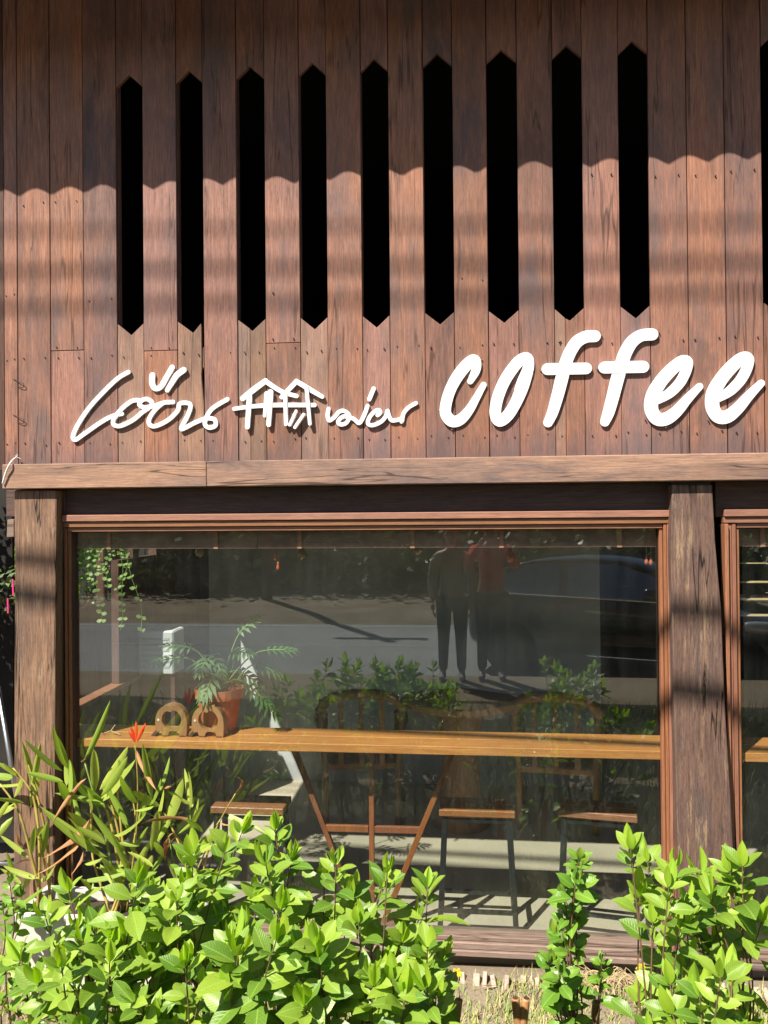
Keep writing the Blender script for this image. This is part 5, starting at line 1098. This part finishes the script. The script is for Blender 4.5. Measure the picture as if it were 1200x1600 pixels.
def person(loc, rz, H, label, shirt, arms, long_=False):
    r = empty('person', loc, label, 'person', rz=rz); k = H/1.6
    def q(x, y, z, *rad): return (x*k, y*k, z*k)+tuple(a*k for a in rad)
    aL, aR = arms
    V = [q(0, 0, .88, .13, .10), q(0, 0, 1.02, .115, .085), q(0, 0, 1.2, .135, .095), q(0, 0, 1.31, .10, .07), q(0, .0, 1.38, .045), q(0, -.01, 1.44, .05),
         q(-.085, 0, .80, .09), q(-.09, -.01, .45, .056), q(-.095, .01, .08, .035), q(-.10, -.10, .035, .032),
         q(.085, 0, .80, .09), q(.09, -.01, .45, .056), q(.10, .01, .08, .035), q(.11, -.10, .035, .032)]
    E_ = [(0, 1), (1, 2), (2, 3), (3, 4), (4, 5), (0, 6), (6, 7), (7, 8), (8, 9), (0, 10), (10, 11), (11, 12), (12, 13)]
    hands = []
    for s, arm in ((-1, aL), (1, aR)):
        a = len(V); V.append(q(s*.16, 0, 1.29, .05)); V.append(q(*arm[0], .040)); V.append(q(*arm[1], .027)); E_ += [(3, a), (a, a+1), (a+1, a+2)]; hands.append((s, Vector(arm[1])*k, (Vector(arm[1])-Vector(arm[0])).normalized()))
    skin('body', V, E_, SKIN, r)
    # clothes: same skeleton, a little wider
    G = .012
    T = [(*V[0][:3], V[0][3]+.02, V[0][4]+.02), (*V[1][:3], V[1][3]+G, V[1][4]+G), (*V[2][:3], V[2][3]+G, V[2][4]+G), (*V[3][:3], V[3][3]+G, V[3][4]+G)]; TE = [(0, 1), (1, 2), (2, 3)]
    for j in (14, 17):
        a = len(T); T.append((*V[j][:3], V[j][3]+G+.005)); T.append((*V[j+1][:3], V[j+1][3]+G)); pw = Vector(V[j+1][:3]).lerp(Vector(V[j+2][:3]), .82); T.append((*pw, .036*k)); TE += [(3, a), (a, a+1), (a+1, a+2)]
    skin('shirt', T, TE, shirt, r, root=1)
    P = [(*V[0][:3], V[0][3]+.012, V[0][4]+.012)]; PE = []
    for j in (6, 10):
        a = len(P); P.append((*V[j][:3], .098*k)); P.append((*V[j+1][:3], .066*k)); P.append((*V[j+2][:3], .05*k)); PE += [(0, a), (a, a+1), (a+1, a+2)]
    skin('trousers', P, PE, DENIM, r)
    for j in (8, 12):
        x, y, z = V[j][:3]; skin('shoe', [(x, y+.03, .045*k, .042*k), (x*1.05, y-.06, .04*k, .04*k), (x*1.1, y-.15, .03*k, .032*k, .026*k)], [(0, 1), (1, 2)], SHOE, r)
    # head with face
    hd = bmesh.new(); bmesh.ops.create_uvsphere(hd, u_segments=28, v_segments=20, radius=1)
    for v in hd.verts:
        x, y, z = v.co; jaw = 1-.28*max(0, -z)**1.2; v.co = Vector((x*.073*jaw, y*.092*(1-.12*max(0, -z)), z*.112))
        fx, fy, fz = v.co
        if fy < 0:
            v.co.y -= .020*math.exp(-((fx/.011)**2+((fz+.012)/.020)**2)); v.co.y += .007*math.exp(-(((abs(fx)-.028)/.013)**2+((fz-.008)/.010)**2)); v.co.y -= .005*math.exp(-((fx/.02)**2+((fz+.048)/.006)**2))
    me = bpy.data.meshes.new('head'); hd.to_mesh(me); hd.free(); ho = link('head', me, SKIN, r, smooth=True, loc=(0, -.02*k, 1.50*k)); ho.scale = (k, k, k)
    for s in (-1, 1):
        MB().lathe((0, 0, 0), [(.001, -.022), (.010, -.014), (.014, .005), (.010, .02), (.001, .024)], 8).obj('ear', SKIN, ho, smooth=True, loc=(s*.074, 0, -.002)); e = MB().lathe((0, 0, 0), [(.001, -.007), (.006, -.004), (.007, 0), (.006, .004), (.001, .007)], 8).obj('eye', HAIR, ho, smooth=True, loc=(s*.027, -.082, .008))
    MB().box((-.02, -.0895, -.051), (.02, -.084, -.046)).obj('mouth', REDSH, ho)
    hb = bmesh.new(); bmesh.ops.create_uvsphere(hb, u_segments=24, v_segments=18, radius=1)
    for v in hb.verts:
        x, y, z = v.co; lo_ = z*.122 if z > -.2 else z*(.36 if long_ else .15)
        v.co = Vector((x*.086, y*.100+.014+(.03 if y < -.2 and z < .35 else 0)+(0.055 if (y < 0 and z < .25) else 0), lo_+.008))
    me = bpy.data.meshes.new('hair'); hb.to_mesh(me); hb.free(); link('hair', me, HAIR, ho, smooth=True)
    for s, hp, hd_ in hands:
        side = Vector((s, 0, 0)); side = (side-hd_*side.dot(hd_)).normalized(); nn_ = hd_.cross(side)
        Vh = [(*hp, .024*k), (*(hp+hd_*.04), .026*k, .016*k), (*(hp+hd_*.075), .028*k, .014*k)]; Eh = [(0, 1), (1, 2)]
        skin('palm', Vh, Eh, SKIN, r, lv=1)
        for f in range(4):
            b0 = hp+hd_*.075+nn_*((f-1.5)*.017); l = (.062, .07, .066, .052)[f]; skin('finger', [(*b0, .0085), (*(b0+hd_*l*.45+side*.004*-1), .008), (*(b0+hd_*l*.8-side*.016), .0075), (*(b0+hd_*l-side*.03), .0065)], [(0, 1), (1, 2), (2, 3)], SKIN, r, lv=1)
        b0 = hp+hd_*.03+nn_*-.024; skin('thumb', [(*b0, .010), (*(b0+hd_*.03-nn_*.02), .0095), (*(b0+hd_*.055-nn_*.024), .008)], [(0, 1), (1, 2)], SKIN, r, lv=1)
    return r
person((-.20, -4.38, .43), pi, 1.56, 'person in loose grey blouse and dark trousers, arms down, mirrored in the window', GREYSH, (((-.21, .02, 1.02), (-.20, -.05, .80)), ((.21, .02, 1.02), (.20, -.05, .80))), True)
person((.20, -4.42, .43), pi, 1.63, 'person in red patterned shirt holding up a phone, mirrored in the window', REDSH, (((-.25, -.10, 1.12), (-.06, -.24, 1.42)), ((.25, -.10, 1.12), (.07, -.24, 1.42))))
ph = empty('mobile_phone', (.19, -4.085, 1.95), 'dark phone held up by the person in the red shirt', 'phone')
MB().box((-.036, -.004, -.075), (.036, .004, .075)).obj('case', BLACKM, ph, bevel=.003)
MB().box((-.033, -.0052, -.070), (.033, -.0042, .070)).obj('screen', CARG, ph)
MB().tube([(.022, .0041, .055), (.022, .0055, .055)], .006, 12).obj('lens', CARG, ph)
